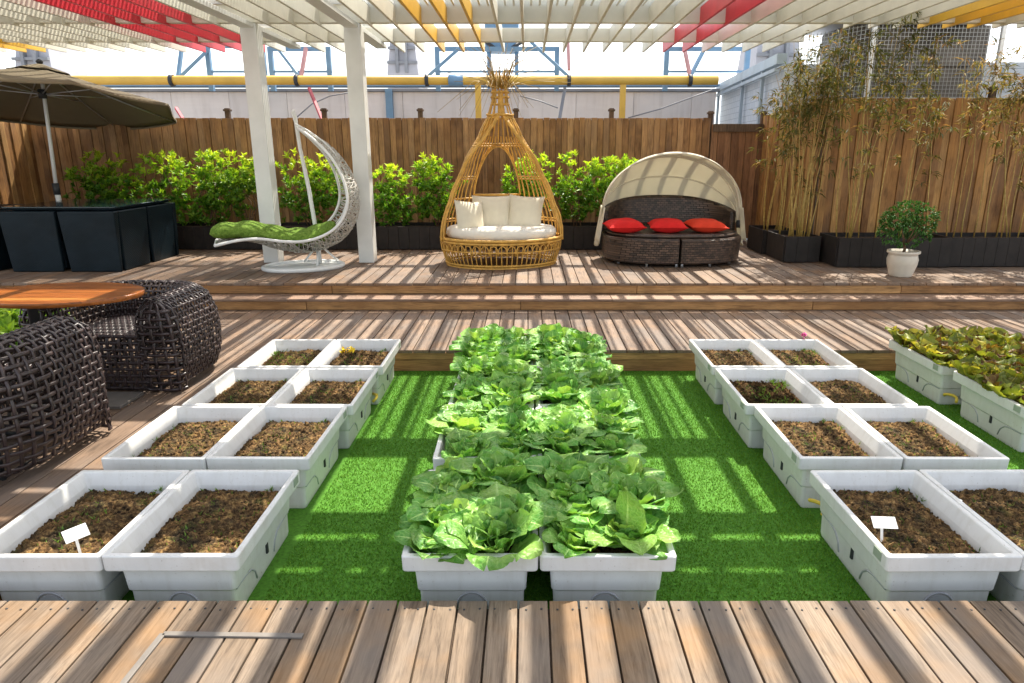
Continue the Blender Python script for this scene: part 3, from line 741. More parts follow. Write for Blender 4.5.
for k in range(22): leaf_blade(m,Vector((U(-.015,.015),U(-.012,.012),U(-.01,.015))),Vector((U(-1,1),U(-1,1),.6)),Vector((0,0,1)),U(.02,.03),.016,.5)
m.tube([(0,0,-.09),(0,0,.0)],.003,5)
tag(m.build('pink_flower',M['pink'],loc=(q.x,q.y,.335)),'tiny pink flower behind the rearmost right trough','flower')
for x,y,l in ((-1.10,4.62,'short yellow hose linking two rear troughs of the left block'),(1.44,3.06,'short yellow hose linking the two front troughs of the right block'),(3.03,4.61,'short yellow hose linking the two lettuce troughs')):
    m=MB(); P=[Vector((.02*math.sin(k*.9),-.07+k*.02,.085+.03*math.sin(math.pi*k/7))) for k in range(8)]; m.tube(P,.010,8); tag(m.build('hose',M['hose'],loc=(x,y,0)),l,'hose')

# ------------------------------------------------------------------ cabbages and lettuce
def big_leaf(mb,az,e0,bend,L,W,cup,ruf,tone,rs,z0=0,r0=.01,pet=.28,nu=10,nv=16,fr=1.5,qk=.009):
    ca,sa=math.cos(az),math.sin(az); out=Vector((ca,sa,0)); side=Vector((-sa,ca,0)); ph=rs.uniform(0,6.28); tw=rs.uniform(-.35,.35)
    cx,cz=r0,z0; pts=[]; e=e0; n=nv
    for j in range(n+1):
        f=j/n; pts.append((cx,cz,e)); e=e0+bend*f**1.5; cx+=math.sin(e)*L/n; cz+=math.cos(e)*L/n
    def fn(u,v):
        j=min(n,int(round(v*n))); x,z,e=pts[j]; p=out*x+Vector((0,0,z)); nrm=out*(-math.cos(e))+Vector((0,0,math.sin(e)))
        s=2*u-1
        if v<pet: w=.15+.06*v/pet
        else:
            g=(v-pet)/(1-pet); w=max(.10,math.sin(math.pi*min(1,max(0,g))**.9)**.55); w=max(w,.21*(1-g))
        w*=W/2
        rr=ruf*abs(s)**1.6*(math.sin(v*fr*6.28+ph+s*1.3)+.5*math.sin(v*fr*13+2*ph))*(min(1,v*1.6))
        q=p+side*(s*w*math.cos(cup*.5*abs(s)))+nrm*(cup*abs(s)**2*w*.75+rr+qk*(abs(math.sin(v*16+ph-abs(s)*4))-.5)*min(1,abs(s)*3)*min(1,v*2))+side*(tw*v*v*.06)
        rad=math.hypot(q.x,q.y); fl=.102*min(1,max(0,(rad-.05)/.07))+.012*math.sin(u*6+az)*v
        if q.z<fl+.02: q.z=fl+.02*math.exp((q.z-fl-.02)/.03)
        return q
    mb.grid(fn,nu,nv,tone,True,True)
def cabbage(seed,scale=1.0):
    rs=random.Random(seed); m=MB(); N=rs.randint(17,20); g=2.399
    for i in range(N):
        f=i/(N-1); az=i*g+rs.uniform(-.35,.35)
        L=(.11+.105*f)*rs.uniform(.85,1.15)*scale; W=L*rs.uniform(.62,.80)
        e0=.12+.7*f+rs.uniform(-.22,.22); bend=.2+rs.uniform(.2,1.4)*f+(.4 if f>.8 else 0)
        big_leaf(m,az,e0,bend,L,W,rs.uniform(.3,.9)*(1-1.25*f),rs.uniform(.006,.016)*scale,max(0,min(.86,rs.gauss(.42,.2)+.16*(1-f))),rs)
    return m
def lettuce(seed):
    rs=random.Random(seed); m=MB(); N=21
    for i in range(N):
        f=i/(N-1); az=i*2.399+rs.uniform(-.4,.4); L=(.075+.075*f)*rs.uniform(.85,1.15); W=L*rs.uniform(.7,.95)
        big_leaf(m,az,.1+.75*f,rs.uniform(.2,1.2)*f,L,W,rs.uniform(.2,.7),rs.uniform(.014,.026),max(0,min(1,rs.gauss(.46,.33))),rs,pet=.15,fr=2.2,nu=8,nv=11)
    return m
CV=[cabbage(i,s).mesh('cabbage') for i,s in enumerate((1.0,1.05,.95,1.0,.9,1.1))]
LV=[lettuce(40+i).mesh('lettuce') for i in range(5)]
for me in CV: me.materials.append(M['cabbage'])
for me in LV: me.materials.append(M['lettuce'])
big=MB(); rs=random.Random(77)
for i in range(13):
    f=i/12; big_leaf(big,i*2.399,.1+.6*f,.2+.9*f,.13+.10*f,(.13+.10*f)*.72,.6*(1-.4*f),.012,max(0,min(1,rs.gauss(.5,.18))),rs)
big_leaf(big,R(-80),.45,1.55,.28,.17,.35,.006,.78,rs,pet=.3); big_leaf(big,R(-140),-.05,.35,.30,.17,.3,.006,.62,rs,pet=.25); big_leaf(big,R(-20),.6,1.2,.25,.15,.35,.008,.7,rs)
bme=big.mesh('cabbage'); bme.materials.append(M['cabbage'])
for r in range(4):
    for ci,cx in enumerate((-.222,.310)):
        lab=f'leafy green cabbage in the {ordn[r]} trough of the middle block {"left" if ci==0 else "right"} column'
        for a in range(2):
            for b in range(5):
                dx=(-.11+.22*a)+U(-.03,.03); dy=-.26+.130*b+U(-.025,.025)
                me=random.choice(CV); s=[1.05,1.0,1.02,1.05][r]*U(.85,1.2); lb=lab
                if r==0 and ci==1 and a==1 and b==0: me=bme; s=1; dx,dy=.085,-.2; lb='cabbage with the largest rounded leaves drooping over its trough rim'
                o=bpy.data.objects.new('cabbage',me); col.objects.link(o); o.location=(cx+dx,CY[r]+dy,.225); o.rotation_euler=(U(-.1,.1),U(-.1,.1),0 if me is bme else U(0,6.28)); o.scale=(s,s,s*U(.95,1.2)*(1.12 if r>1 else 1))
                tag(o,lb,'cabbage','cabbages in the middle troughs')
for x,y,l in FRT:
    wh={3.215:'trough at the right edge touching the middle deck',3.24:'trough at the right edge nearest the camera',3.76:'trough outside right, mostly out of frame'}[x]
    for a in range(3):
        for b in range(5):
            o=bpy.data.objects.new('lettuce',random.choice(LV)); col.objects.link(o); s=U(1.05,1.4); o.location=(x-.17+.17*a+U(-.02,.02),y-.29+.145*b+U(-.02,.02),.245); o.rotation_euler=(U(-.15,.15),U(-.15,.15),U(0,6.28)); o.scale=(s,s,s)
            tag(o,'bronze and yellow lettuce in the '+wh,'lettuce','lettuces in the right edge troughs')

# ------------------------------------------------------------------ woven strips
def strip(mb,pts,nrms,w,th,tone):
    b=len(mb.v); n=len(pts)
    for i in range(n):
        p=pts[i]; d=(pts[min(i+1,n-1)]-pts[max(i-1,0)]).normalized(); nn=nrms[i]; s=d.cross(nn).normalized()
        for (a,c) in ((-1,-.3),(-.55,1),(.55,1),(1,-.3),(0,-1)): mb.v.append(tuple(p+s*(a*w/2)+nn*(c*th/2)))
    for i in range(n-1):
        for k in range(5):
            l=(k+1)%5; mb.face((b+i*5+k,b+i*5+l,b+(i+1)*5+l,b+(i+1)*5+k),tone,True)
def weave(mb,S,nu,nv,w,th,amp,u0=0,u1=1,v0=0,v1=1,sub=2):
    def nrm(u,v):
        e=1e-3; a=S(min(u+e,1),v)-S(max(u-e,0),v); b=S(u,min(v+e,1))-S(u,max(v-e,0)); n=a.cross(b)
        return n.normalized() if n.length>1e-12 else Vector((0,0,1))
    for i in range(nu+1):
        u=u0+(u1-u0)*i/nu; P=[];N=[]
        for j in range(nv*sub+1):
            v=v0+(v1-v0)*j/(nv*sub); n=nrm(u,v); sg=math.cos(math.pi*(j/sub+i)); P.append(S(u,v)+n*amp*sg); N.append(n)
        strip(mb,P,N,w*U(.85,1.1),th,random.random())
    for j in range(nv+1):
        v=v0+(v1-v0)*j/nv; P=[];N=[]
        for i in range(nu*sub+1):
            u=u0+(u1-u0)*i/(nu*sub); n=nrm(u,v); sg=-math.cos(math.pi*(i/sub+j)); P.append(S(u,v)+n*amp*sg); N.append(n)
        strip(mb,P,N,w*U(.85,1.1),th,random.random())
def armchair(label,loc,rz,hw_=.66):
    """tub armchair of broad woven strands, open towards local -Y"""
    t=thing('woven_armchair',label,'armchair',loc,rz,'dark woven armchairs at the oval table')
    HW,HD,H,T=hw_,.47,.655,.17
    def foot(u):            # centre line of the wall: right arm front -> back -> left arm front
        # straight arm, rounded corner, straight back ...
        r=.30; hx=HW-T*.8; yb=HD-T*.8; yf=-HD+.12
        segs=[('l',(hx,yf),(hx,yb-r)),('a',(hx-r,yb-r),0,90),('l',(hx-r,yb),(-hx+r,yb)),('a',(-hx+r,yb-r),90,180),('l',(-hx,yb-r),(-hx,yf))]
        Ls=[yb-r-yf,r*math.pi/2,2*(hx-r),r*math.pi/2,yb-r-yf]; tot=sum(Ls); s=u*tot
        for sg,L in zip(segs,Ls):
            if s<=L or sg is segs[-1]:
                f=min(1,s/L)
                if sg[0]=='l':
                    a,b=Vector(sg[1]),Vector(sg[2]); p=a.lerp(b,f); d=(b-a).normalized(); return p,Vector((d.y,-d.x))
                a=R(sg[2]+(sg[3]-sg[2])*f); return Vector(sg[1])+Vector((math.cos(a),math.sin(a)))*r,Vector((math.cos(a),math.sin(a)))
            s-=L
    prof=[(.03,.03),(.105,.06),(.145,.18),(.155,.32),(.145,.46),(.10,.585),(.02,.645),(-.06,.645),(-.12,.58),(-.135,.46),(-.13,.36),(-.12,.28)]
    cum=[0]
    for a,b in zip(prof,prof[1:]): cum.append(cum[-1]+math.dist(a,b))
    def pf(v):
        s=v*cum[-1]
        for i in range(len(prof)-1):
            if s<=cum[i+1] or i==len(prof)-2:
                f=(s-cum[i])/(cum[i+1]-cum[i]); return prof[i][0]+(prof[i+1][0]-prof[i][0])*f,prof[i][1]+(prof[i+1][1]-prof[i][1])*f
    def S(u,v):
        p,n=foot(u); o,z=pf(v); return Vector((p.x+n.x*o,p.y+n.y*o,z))
    m=MB(); weave(m,S,54,27,.0215,.008,.005); m.build('back_shell',M['strand'],t)
    # rounded fronts of the two arms
    for sg in (1,-1):
        hx=HW-T*.8; yf=-HD+.12
        def A(u,v,sg=sg):
            # front cap: half superellipse bulging forwards, v up, u across
            o=.14*math.cos(math.pi*u)*sg; z=.03+.60*v; k=(1-min(1,abs(2*v-1))**5)**.5 if v>.5 else 1
            kk=math.sin(math.pi*u)**.6 if 0<u<1 else 0
            return Vector((sg*hx+o*max(.25,k),yf-.10*kk*max(.3,k)*(1-.3*(1-v)),z))
        m=MB(); weave(m,A,6,12,.0225,.008,.005); m.build('arm_front',M['strand'],t)
    def seat(u,v): return Vector(((u-.5)*2*(HW-.235),-HD+.07+v*.66,.40+.02*math.sin(math.pi*u)*math.sin(math.pi*v)))
    m=MB(); weave(m,seat,26,20,.024,.008,.0045); m.build('seat',M['strand'],t)
    def apron(u,v): return Vector(((u-.5)*2*(HW-.235),-HD+.07-.01*math.sin(math.pi*v),.03+v*.37))
    m=MB(); weave(m,apron,15,8,.024,.008,.0045); m.build('front_apron',M['strand'],t)
    fx=HW-.2; fy=.22; m=MB(); m.tube([(-fx,-.34,.012),(fx,-.34,.012),(fx,fy,.012),(-fx,fy,.012)],.012,6,closed=True)
    for q in ((-fx,-.34),(fx,-.34),(fx,fy),(-fx,fy)): m.tube([(q[0],q[1],0),(q[0],q[1],.4)],.012,6)
    m.build('frame',M['dark'],t)
    return t
armchair('dark woven armchair facing the camera behind the oval table',(-2.885,4.86,D1),R(-4),.545)
armchair('dark woven armchair facing away from the camera in front of the oval table',(-3.16,3.37,D1),R(180),.70).scale=(1,1,1.10)
# round table
t=thing('oval_table','oval varnished wood table between the two woven armchairs','table',(-2.99,4.29,D1))
m=MB(); z=.74; RX_,RY_=.50,.335
x=-RY_
while x<RY_-.001:
    x2=min(RY_,x+.075); xs_=[x+(x2-x-.0015)*k/6 for k in range(7)]
    def yy(q): return RX_*math.sqrt(max(0,1-(q/RY_)**2))
    ring=[(-yy(q),q) for q in xs_]+[(yy(q),q) for q in xs_[::-1]]
    m.rings([[(a,b,z-.028) for a,b in ring],[(a,b,z) for a,b in ring]],tone=random.random(),smooth=False); x=x2
m.build('table_top',M['table'],t)
m=MB(); rg=[]
for o_,dz in ((.001,-.034),(.006,-.026),(.006,-.006),(.002,-.001),(.0002,-.004),(.0002,-.034)): rg.append([((RX_+o_)*math.cos(2*math.pi*k/72),(RY_+o_)*math.sin(2*math.pi*k/72),z+dz) for k in range(72)])
m.rings(rg,cap0=False,cap1=False); m.build('edge_band',M['table'],t)
m=MB(); m.lathe([(.03,.03),(.03,z-.05),(.12,z-.035),(.12,z-.03),(.005,z-.03)],c=(-.2,0,0),seg=20); m.build('pedestal',M['dark'],t)
m=MB(); m.box(-.25,.36,-.16,.12,0,.022); m.build('base_plate',M['strip'],t,bevel=.004)

# ------------------------------------------------------------------ black dining set
CG='black corner chairs of the cube dining set'
def cube_chair(x,y,sx,sy,label):
    """corner chair: L shaped tall back on the two outer sides, seat inside"""
    t=thing('corner_chair',label,'chair',(x,y,D3),0,CG); W,Dp,H=.325,.35,.70
    def panel(x0,x1,y0,y1,name,ins,top):
        rgs=[]
        for z,i in ((.0,.03),(.02,.028),(H,.0)): rgs.append([(x0+ins[0]*i,y0+ins[1]*i,z),(x1-ins[2]*i,y0+ins[1]*i,z),(x1-ins[2]*i,y1-ins[3]*i,z),(x0+ins[0]*i,y1-ins[3]*i,z)])
        m=MB(); m.rings(rgs,smooth=False); return m.build(name,M['cube'],t,bevel=.012)
    ins=(1,1,1,1)
    if sy<0: panel(-W,W,-Dp,-Dp+.09,'back_panel',ins,H)
    else: panel(-W,W,Dp-.09,Dp,'back_panel',ins,H)
    if sx>0: panel(W-.09,W,-Dp+(.095 if sy<0 else 0),Dp-(.095 if sy>0 else 0),'side_panel',ins,H)
    else: panel(-W,-W+.09,-Dp+(.095 if sy<0 else 0),Dp-(.095 if sy>0 else 0),'side_panel',ins,H)
    m=MB(); m.box(-W+(.1 if sx<0 else .03),W-(.1 if sx>0 else .03),-Dp+(.1 if sy<0 else .03),Dp-(.1 if sy>0 else .03),.03,.36); m.build('seat',M['cube'],t,bevel=.012)
    return t
BX,BY=-5.39,8.60
cube_chair(BX-.34,BY-.36,-1,-1,'blue black wicker corner chair, left of the front pair under the glass table')
cube_chair(BX+.34,BY-.36,1,-1,'blue black wicker corner chair, right of the front pair under the glass table')
cube_chair(BX-.34,BY+.37,-1,1,'blue black wicker corner chair hidden behind the front left one')
cube_chair(BX+.34,BY+.37,1,1,'blue black wicker corner chair at the rear right of the glass table')
t=thing('glass_table','square dark glass dining table with black chairs pushed under','table',(BX,BY,D3))
m=MB(); m.rings([rrect(.64,.66,.735,.05),rrect(.655,.675,.738,.05),rrect(.655,.675,.748,.05),rrect(.65,.67,.751,.05)],smooth=False); m.build('glass_top',M['glass'],t)
m=MB(); m.rings([rrect(.62,.64,.71,.04),rrect(.63,.65,.733,.04)],smooth=False); m.build('table_frame',M['cube'],t)
for sx in (-1,1):
    for sy in (-1,1):
        m=MB(); m.box(sx*.10-.02,sx*.10+.02,sy*.10-.02,sy*.10+.02,0,.709); m.build('leg',M['cube'],t)
dark_extra=thing('storage_box','black wicker box cut by the left photo edge','box',(-6.5,8.42,D3))
m=MB(); m.rings([rrect(.27,.45,0,.03),rrect(.28,.46,.05,.03),rrect(.295,.48,.66,.03)],smooth=False); m.build('case',M['cube'],dark_extra,bevel=.01)
m=MB(); m.rings([rrect(.30,.485,.663,.03),rrect(.30,.485,.70,.03),rrect(.29,.475,.71,.03)],smooth=False); m.build('lid',M['cube'],dark_extra)

# ------------------------------------------------------------------ parasol
UX,UY=-6.28,9.35
t=thing('parasol','open olive brown parasol beside the black dining set','parasol',(UX,UY,D3))
TL=Matrix.Translation((0,0,2.38-D3))@Matrix.Rotation(R(-8.5),4,'X')
RA=1.62; NS=8
def upt(a,f,drop=0):
    """point on the canopy: a angle, f 0..1 from centre to rim"""
    k=(a/(2*math.pi/NS))%1; sag=1-.075*math.sin(math.pi*k)
    r=RA*f*(sag if f>.05 else 1)
    z=.47*(1-f)**.92-.03*math.sin(math.pi*f)-.03*f*math.sin(math.pi*k)-drop
    return TL@Vector((r*math.cos(a),r*math.sin(a),z))
m=MB(); m.grid(lambda u,v: upt(u*2*math.pi+.0,.10+.90*v),64,12,uv=False); 
cn=m.build('canopy',M['umbrella'],t,solid=.004)
m=MB(); m.grid(lambda u,v: upt(u*2*math.pi,.005+.22*v,-.035+.01*v),64,5,uv=False); m.build('vent_cap',M['umbrella'],cn,solid=.004)
m=MB(); m.grid(lambda u,v: upt(u*2*math.pi,1.0-.004*v,.035*v),64,1,uv=False); m.build('valance',M['umbrella'],cn,solid=.003)
hub=TL@Vector((0,0,.12))
for k in range(NS):
    a=2*math.pi*k/NS; m=MB(); P=[upt(a,f,.022) for f in (.05,.3,.6,.97)]; m.tube(P,.010,6); rb=m.build('rib',M['steel'],t)
    m=MB(); m.tube([hub,upt(a,.48,.03)],.008,6); m.build('strut',M['steel'],rb)
m=MB(); m.tube([hub+Vector((0,0,-.05)),hub+Vector((0,0,.06))],.05,10); m.build('hub',M['dark'],t)
m=MB(); m.tube([(.0,0,0),(-.03,0,.85)],.034,10); m.tube([(-.03,0,.84),tuple(TL@Vector((0,0,.5)))],.024,10); m.build('pole',M['white_metal'],t)
m=MB(); m.tube([(-.03,0,.8),(-.032,0,.95)],.042,10); m.build('collar',M['dark'],t)
m=MB(); m.lathe([(.005,0),(.3,0),(.3,.05),(.06,.09),(.06,.2),(.005,.2)],seg=24); m.build('base',M['dark'],t)
m=MB(); m.lathe([(.003,.0),(.03,.0),(.045,.03),(.02,.055),(.003,.06)],c=tuple(TL@Vector((0,0,.5))),seg=14); m.build('finial',M['dark'],t)

# ------------------------------------------------------------------ swing chair
CXs,CYs=-2.71,8.2
t=thing('swing_chair','pale moon shaped rattan swing chair on a round stand','swing chair',(CXs,CYs,D3),R(22))
Ti=(Matrix.Translation(t.location)@Matrix.Rotation(R(22),4,'Z')).inverted()
def L2(px,py): 
    p=at(px,py,Y=CYs); return Vector(((p.x-CXs)/math.cos(R(22))*.90+.02,0,p.z-D3))
raw=[(296,128),(311,140),(326,156),(337,176),(342,197),(339,213),(330,226),(316,234),(298,238),(278,237),(258,234),(238,235),(219,239)]
cl=[L2(*p) for p in raw]
def spl(P,u):
    n=len(P)-1; s=u*n; i=min(n-1,int(s)); f=s-i
    p0,p1,p2,p3=P[max(i-1,0)],P[i],P[i+1],P[min(i+2,n)]
    return .5*((2*p1)+(p2-p0)*f+(2*p0-5*p1+4*p2-p3)*f*f+(3*p1-p0-3*p2+p3)*f**3)
def half(u): 
    return .03+.30*math.sin(math.pi*min(1,u*1.28))**.75 if u<.62 else .03+.30*math.sin(math.pi*min(1,.62*1.28))**.75*(1-.0*(u))*1.0 if u<.0 else .03+.30*(math.sin(math.pi*min(.5,u*.62))) if u<.4 else .30+.03*(1-u)
def hw(u):
    if u<.45: return .02+.35*math.sin(math.pi/2*u/.45)
    return .37-.09*max(0,(u-.6)/.4)
def sagd(u): return .21*math.sin(math.pi*min(1,u/.95))**1.0
def tang(u): return (spl(cl,min(1,u+.01))-spl(cl,max(0,u-.01))).normalized()
def shell(u,s):
    p=spl(cl,u); d=tang(u); nn=Vector((-d.z,0,d.x))   # outward (convex side)
    nn=-nn if nn.dot(Vector((.3,0,-.6))-Vector((0,0,0)))<0 and False else nn
    q=p+nn*(sagd(u)*(1-s*s)) ; q.y+=s*hw(u); return q
for sgn in (-1,1):
    m=MB(); m.tube([shell(k/44,sgn) for k in range(45)],.017,8); m.build('rim_tube',M['white_metal'],t)
    m=MB(); m.tube([shell(.02+k/44*.75,sgn*.55)+Vector((-.06,0,.06)) for k in range(38)],.010,6); m.build('inner_hoop',M['white_metal'],t)
m=MB(); m.tube([shell(1,-1),shell(1,-.4),shell(1,.4),shell(1,1)],.015,7); m.build('foot_bar',M['white_metal'],t)
m=MB(); rs=random.Random(9)
for k in range(230):
    u0=rs.random(); s0=rs.uniform(-1,1); du=rs.uniform(-.16,.16); ds=rs.choice((-1,1))*rs.uniform(.5,1.6)
    P=[]
    for j in range(9):
        f=j/8; u=max(0.02,min(.99,u0+du*f)); s=s0+ds*f; 
        if s>1: s=2-s
        if s<-1: s=-2-s
        P.append(shell(u,s)+Vector((rs.uniform(-.004,.004),0,rs.uniform(-.004,.004))))
    m.tube(P,.0055,4,cap=False)
for k in range(60): 
    u=.03+.95*k/60; m.tube([shell(u,-1+2*j/10) for j in range(11)],.005,4,cap=False)
m.build('woven_shell',M['rattan_white'],t)
m=MB(); m.tube([(.46*math.cos(2*math.pi*k/40),.34*math.sin(2*math.pi*k/40),.025) for k in range(40)],.028,8,closed=True); m.lathe([(.005,.006),(.44,.006),(.44,.028),(.005,.032)],seg=40,sy=.74); m.build('base_ring',M['white_metal'],t)
for a in (0,2.1,4.2):
    m=MB(); m.tube([(.2,.12,.27),(.2+.24*math.cos(a+.3),.10+.2*math.sin(a+.3),.04)],.013,7); m.build('brace',M['white_metal'],t)
pts=[Vector((.20,.12,.03)),Vector((.18,.12,.5)),Vector((.14,.12,.95)),Vector((.08,.11,1.4))]; tp=L2(293,110); pts+= [tp+Vector((.0,.05,-.08)),tp+Vector((-.02,.02,.0))]
m=MB(); m.tube(pts,[.03,.026,.024,.022,.022,.022],9); m.build('pole',M['white_metal'],t)
tq=cl[0]; m=MB(); m.tube([tp+Vector((-.02,.02,0)),tp+Vector((-.035,.01,-.03)),tq+Vector((-.02,0,.03)),tq],.009,6); m.build('hook',M['white_metal'],t)
# green cushion on the swing chair
m=MB(); rs=random.Random(4); K=40
rg=[]
for k in range(K+1):
    f=k/K; u=1.0-.52*f; p=spl(cl,u); d=tang(u); nn=-Vector((-d.z,0,d.x)); puff=.085+.025*abs(math.sin(f*math.pi*5.5)); e=(1-abs(2*f-1)**6)**.5 if 0<f<1 else .05
    wv=hw(u)*.86; sg=sagd(u)*.5
    rg.append([p-nn*(sg-.10)+nn*(puff*e*math.sin(2*math.pi*j/18))+Vector((0,wv*max(.3,e)*math.cos(2*math.pi*j/18),0)) for j in range(18)])
    if f<.15: rg[-1]=[q+Vector((-.03*(1-f/.15),0,.01)) for q in rg[-1]]
m.rings(rg); o=m.build('cushion',M['green_plush'],loc=t.location); o.rotation_euler=(0,0,R(22)); tag(o,'long fuzzy green cushion lying in the moon shaped chair','cushion')

# ------------------------------------------------------------------ cane nest seat
NX,NY=-.335,8.62
t=thing('nest_seat','tall teardrop nest seat of golden cane with bristling top','nest seat',(NX,NY,D3),R(9))
prof=[(0,.67),(.04,.69),(.12,.725),(.27,.745),(.42,.74),(.54,.72),(.84,.615),(1.22,.45),(1.58,.245),(1.80,.135),(1.95,.092),(2.1,.085)]
def nr(z):
    for (a,b),(c,d) in zip(prof,prof[1:]):
        if z<=c: f=(z-a)/(c-a); f=f*f*(3-2*f)*.35+f*.65; return b+(d-b)*f
    return prof[-1][1]
SYs=.76
def np_(phi,z,k=1.0): 
    r=nr(z)*k; return Vector((r*math.sin(phi),-r*SYs*math.cos(phi),z))   # phi 0 = front
def jit(v,a=.006): return v+Vector((U(-a,a),U(-a,a),U(-a,a)))
OPEN=R(74)
def open_half(z):            # half angle of the front opening at height z
    if z<.36: return 0
    if z>1.82: return 0
    return OPEN*(1 if z<1.0 else max(0,(1-((z-1.0)/.82)**2.0)))
seatz=.32
m=MB()
for k in range(72):
    phi=-math.pi+2*math.pi*k/72
    P=[np_(phi,z) for z in (0,.08,.16,.24,.31)]; m.tube(P,.008,5)
m.build('base_canes',M['rattan_gold'],t)
m=MB()
for z,r in ((.0,.02),(.035,.014),(.30,.016),(.335,.018),(.20,.009)): m.tube([np_(2*math.pi*k/56,z,1.01) for k in range(56)],r,7,closed=True)
m.build('base_ring',M['rattan_gold'],t)
m=MB()
for k in range(44):          # curled arches under the seat
    p0=-math.pi+2*math.pi*k/44; d=2*math.pi/44
    m.tube([np_(p0+d*(.5+.55*math.cos(math.pi*j/8)),.17+.11*math.sin(math.pi*j/8),1.015) for j in range(9)],.007,5)
m.build('arch_trim',M['rattan_gold'],t)
m=MB()
def window(phi,z):           # arched window in the back
    if abs(phi)<math.pi/2 or not .80<z<1.42: return False
    sa=max(0,(z-.82)/.60)**(1/.9); 
    if sa>1: return False
    return abs(nr(z)*math.sin(phi))<.30*math.sqrt(1-sa*sa)*(1-.25*sa)
for k in range(52):
    phi=-math.pi+2*math.pi*k/52; P=[]
    for j in range(61):
        z=.33+(2.05-.33)*j/60; a=(phi+math.pi)%(2*math.pi)-math.pi
        if abs(a)<open_half(z) or window(a,z) or (k%2 and z>1.55) or (k%4==2 and z>1.78):
            if len(P)>1: m.tube(P,.0095,5,cap=False)
            P=[]; continue
        P.append(np_(phi,z,1+.004*(k%2))) if j%2==0 or not P else None
    if len(P)>1: m.tube(P,.0095,5,cap=False)
m.build('upright_canes',M['rattan_gold'],t)
m=MB()
for z in (.5,.53,.78,1.02,1.05,1.42,1.45,1.75,1.9):
    oh=open_half(z); P=[]
    for k in range(57):
        phi=oh+(2*math.pi-2*oh)*k/56; a=(phi+math.pi)%(2*math.pi)-math.pi
        if window(a,z):
            if len(P)>1: m.tube(P,.010,5)
            P=[]; continue
        P.append(np_(phi,z,1.012))
    if len(P)>1: m.tube(P,.010,5,closed=(oh==0 and len(P)==57))
m.build('cane_hoops',M['rattan_gold'],t)
m=MB()
for sg in (-1,1):
    for off,kk in ((0,1.02),(.05,1.03),(.10,1.02),(.15,1.025),(.02,1.05),(.2,1.0)):
        P=[]
        for j in range(41):
            z=.30+(1.75 if off in (0,.15) else 1.42)*j/40; P.append(jit(np_(sg*(open_half(max(.37,z))+off*(1-.3*z/2)),z,kk),.003))
        m.tube(P,.0125,6)
m.build('opening_frame',M['rattan_gold'],t)
m=MB()
P=[]
for j in range(33):
    a=math.pi*j/32; z=.82+.60*math.sin(a)**.9; x=.30*math.cos(a)*(1-.25*math.sin(a)); y=math.sqrt(max(0,nr(z)**2-x*x))*SYs; P.append(Vector((x,y,z)))
for o_ in (0,.03): m.tube([p+Vector((0,o_*.4,o_)) for p in P],.012,6)
m.tube([P[0],P[-1]],.014,6); m.tube([P[0]+Vector((0,0,-.035)),P[-1]+Vector((0,0,-.035))],.012,6)
m.build('window_arch',M['rattan_gold'],t)
m=MB()
for z in (1.78,1.98,2.04): m.tube([jit(np_(2*math.pi*k/24,z,1.1),.006) for k in range(24)],.013,6,closed=True)
for k in range(18):
    a=U(0,6.28); m.tube([np_(a,1.9,.9),np_(a+.1,2.05,1.0),np_(a+.2,2.2,1.02)+Vector((U(-.06,.06),U(-.06,.06),U(-.05,.08)))],[.009,.008,.004],5)
m.build('top_binding',M['rattan_gold'],t)
m=MB()
for k in range(90):
    a=U(0,6.28); s=U(.05,.55)*(1 if k<60 else 1.5); z2=U(.15,.50) if k<60 else U(-.35,.25)
    p=np_(a,2.08,.8); o_=Vector((math.sin(a),-math.cos(a),0)); m.tube([p,p+o_*s*.35+Vector((0,0,max(.08,z2*.7))),p+o_*s+Vector((U(-.05,.05),U(-.05,.05),z2))],[.0045,.0035,.002],4)
m.build('loose_twigs',M['cane'],t)
m=MB(); m.lathe([(.005,.30),(.70,.30),(.71,.315),(.005,.325)],seg=40,sy=SYs); m.build('seat_deck',M['rattan_gold'],t)
# seat cushion and pillows
def pillow_mesh(w,h,d,e=2.6,seed=0):
    m=MB(); rs=random.Random(seed); ph=rs.uniform(0,6)
    def f(sg):
        def g(u,v):
            a=2*u-1;b=2*v-1
            px=a*w/2*(1-.07*(1-abs(a))*0-.06*(b*b)*(1) *0); k=(1-abs(a)**e)*(1-abs(b)**e)
            x=a*w/2*(1-.08*(1-b*b)*abs(a)**2); y=b*h/2*(1-.08*(1-a*a)*abs(b)**2)
            return Vector((x,y,sg*(d/2)*max(0,k)**.5+.008*math.sin(a*4+ph)*math.sin(b*5+ph)*k))
        return g
    m.grid(f(1),14,14,uv=False); m.grid(f(-1),14,14,uv=False,flip=True); return m
m=MB(); rg=[]
for z,k in ((0,.93),(.015,.985),(.06,1),(.10,.985),(.122,.94),(.128,.88)): rg.append([(.69*k*math.cos(2*math.pi*j/48)*1.0,.69*k*SYs*math.sin(2*math.pi*j/48)*.98,z) for j in range(48)])
m.rings(rg); tag(m.build('seat_cushion',M['seat_cloth'],loc=(NX,NY+.0,D3+.337)),'thick ivory seat cushion inside the cane nest','cushion')
def pillow(px,py,Y,w,h,d,rx,ry,rz,mat,label,group,seed,z=None):
    p=at(px,py,Y=Y)
    if z: p.z=z
    o=pillow_mesh(w,h,d,seed=seed).build('pillow',mat,loc=p); o.rotation_euler=(rx,ry,rz)
    q=[(a,-1) for a in (-1,-.6,-.2,.2,.6)]+[(1,b) for b in (-1,-.6,-.2,.2,.6)]+[(-a,1) for a in (-1,-.6,-.2,.2,.6)]+[(-1,-b) for b in (-1,-.6,-.2,.2,.6)]
    m=MB(); m.tube([(a*w/2*(1-.08*(1-b*b)*a*a),b*h/2*(1-.08*(1-a*a)*b*b),0) for a,b in q],.0055,6,closed=True); m.build('piping',mat,o)
    return tag(o,label,'pillow',group)
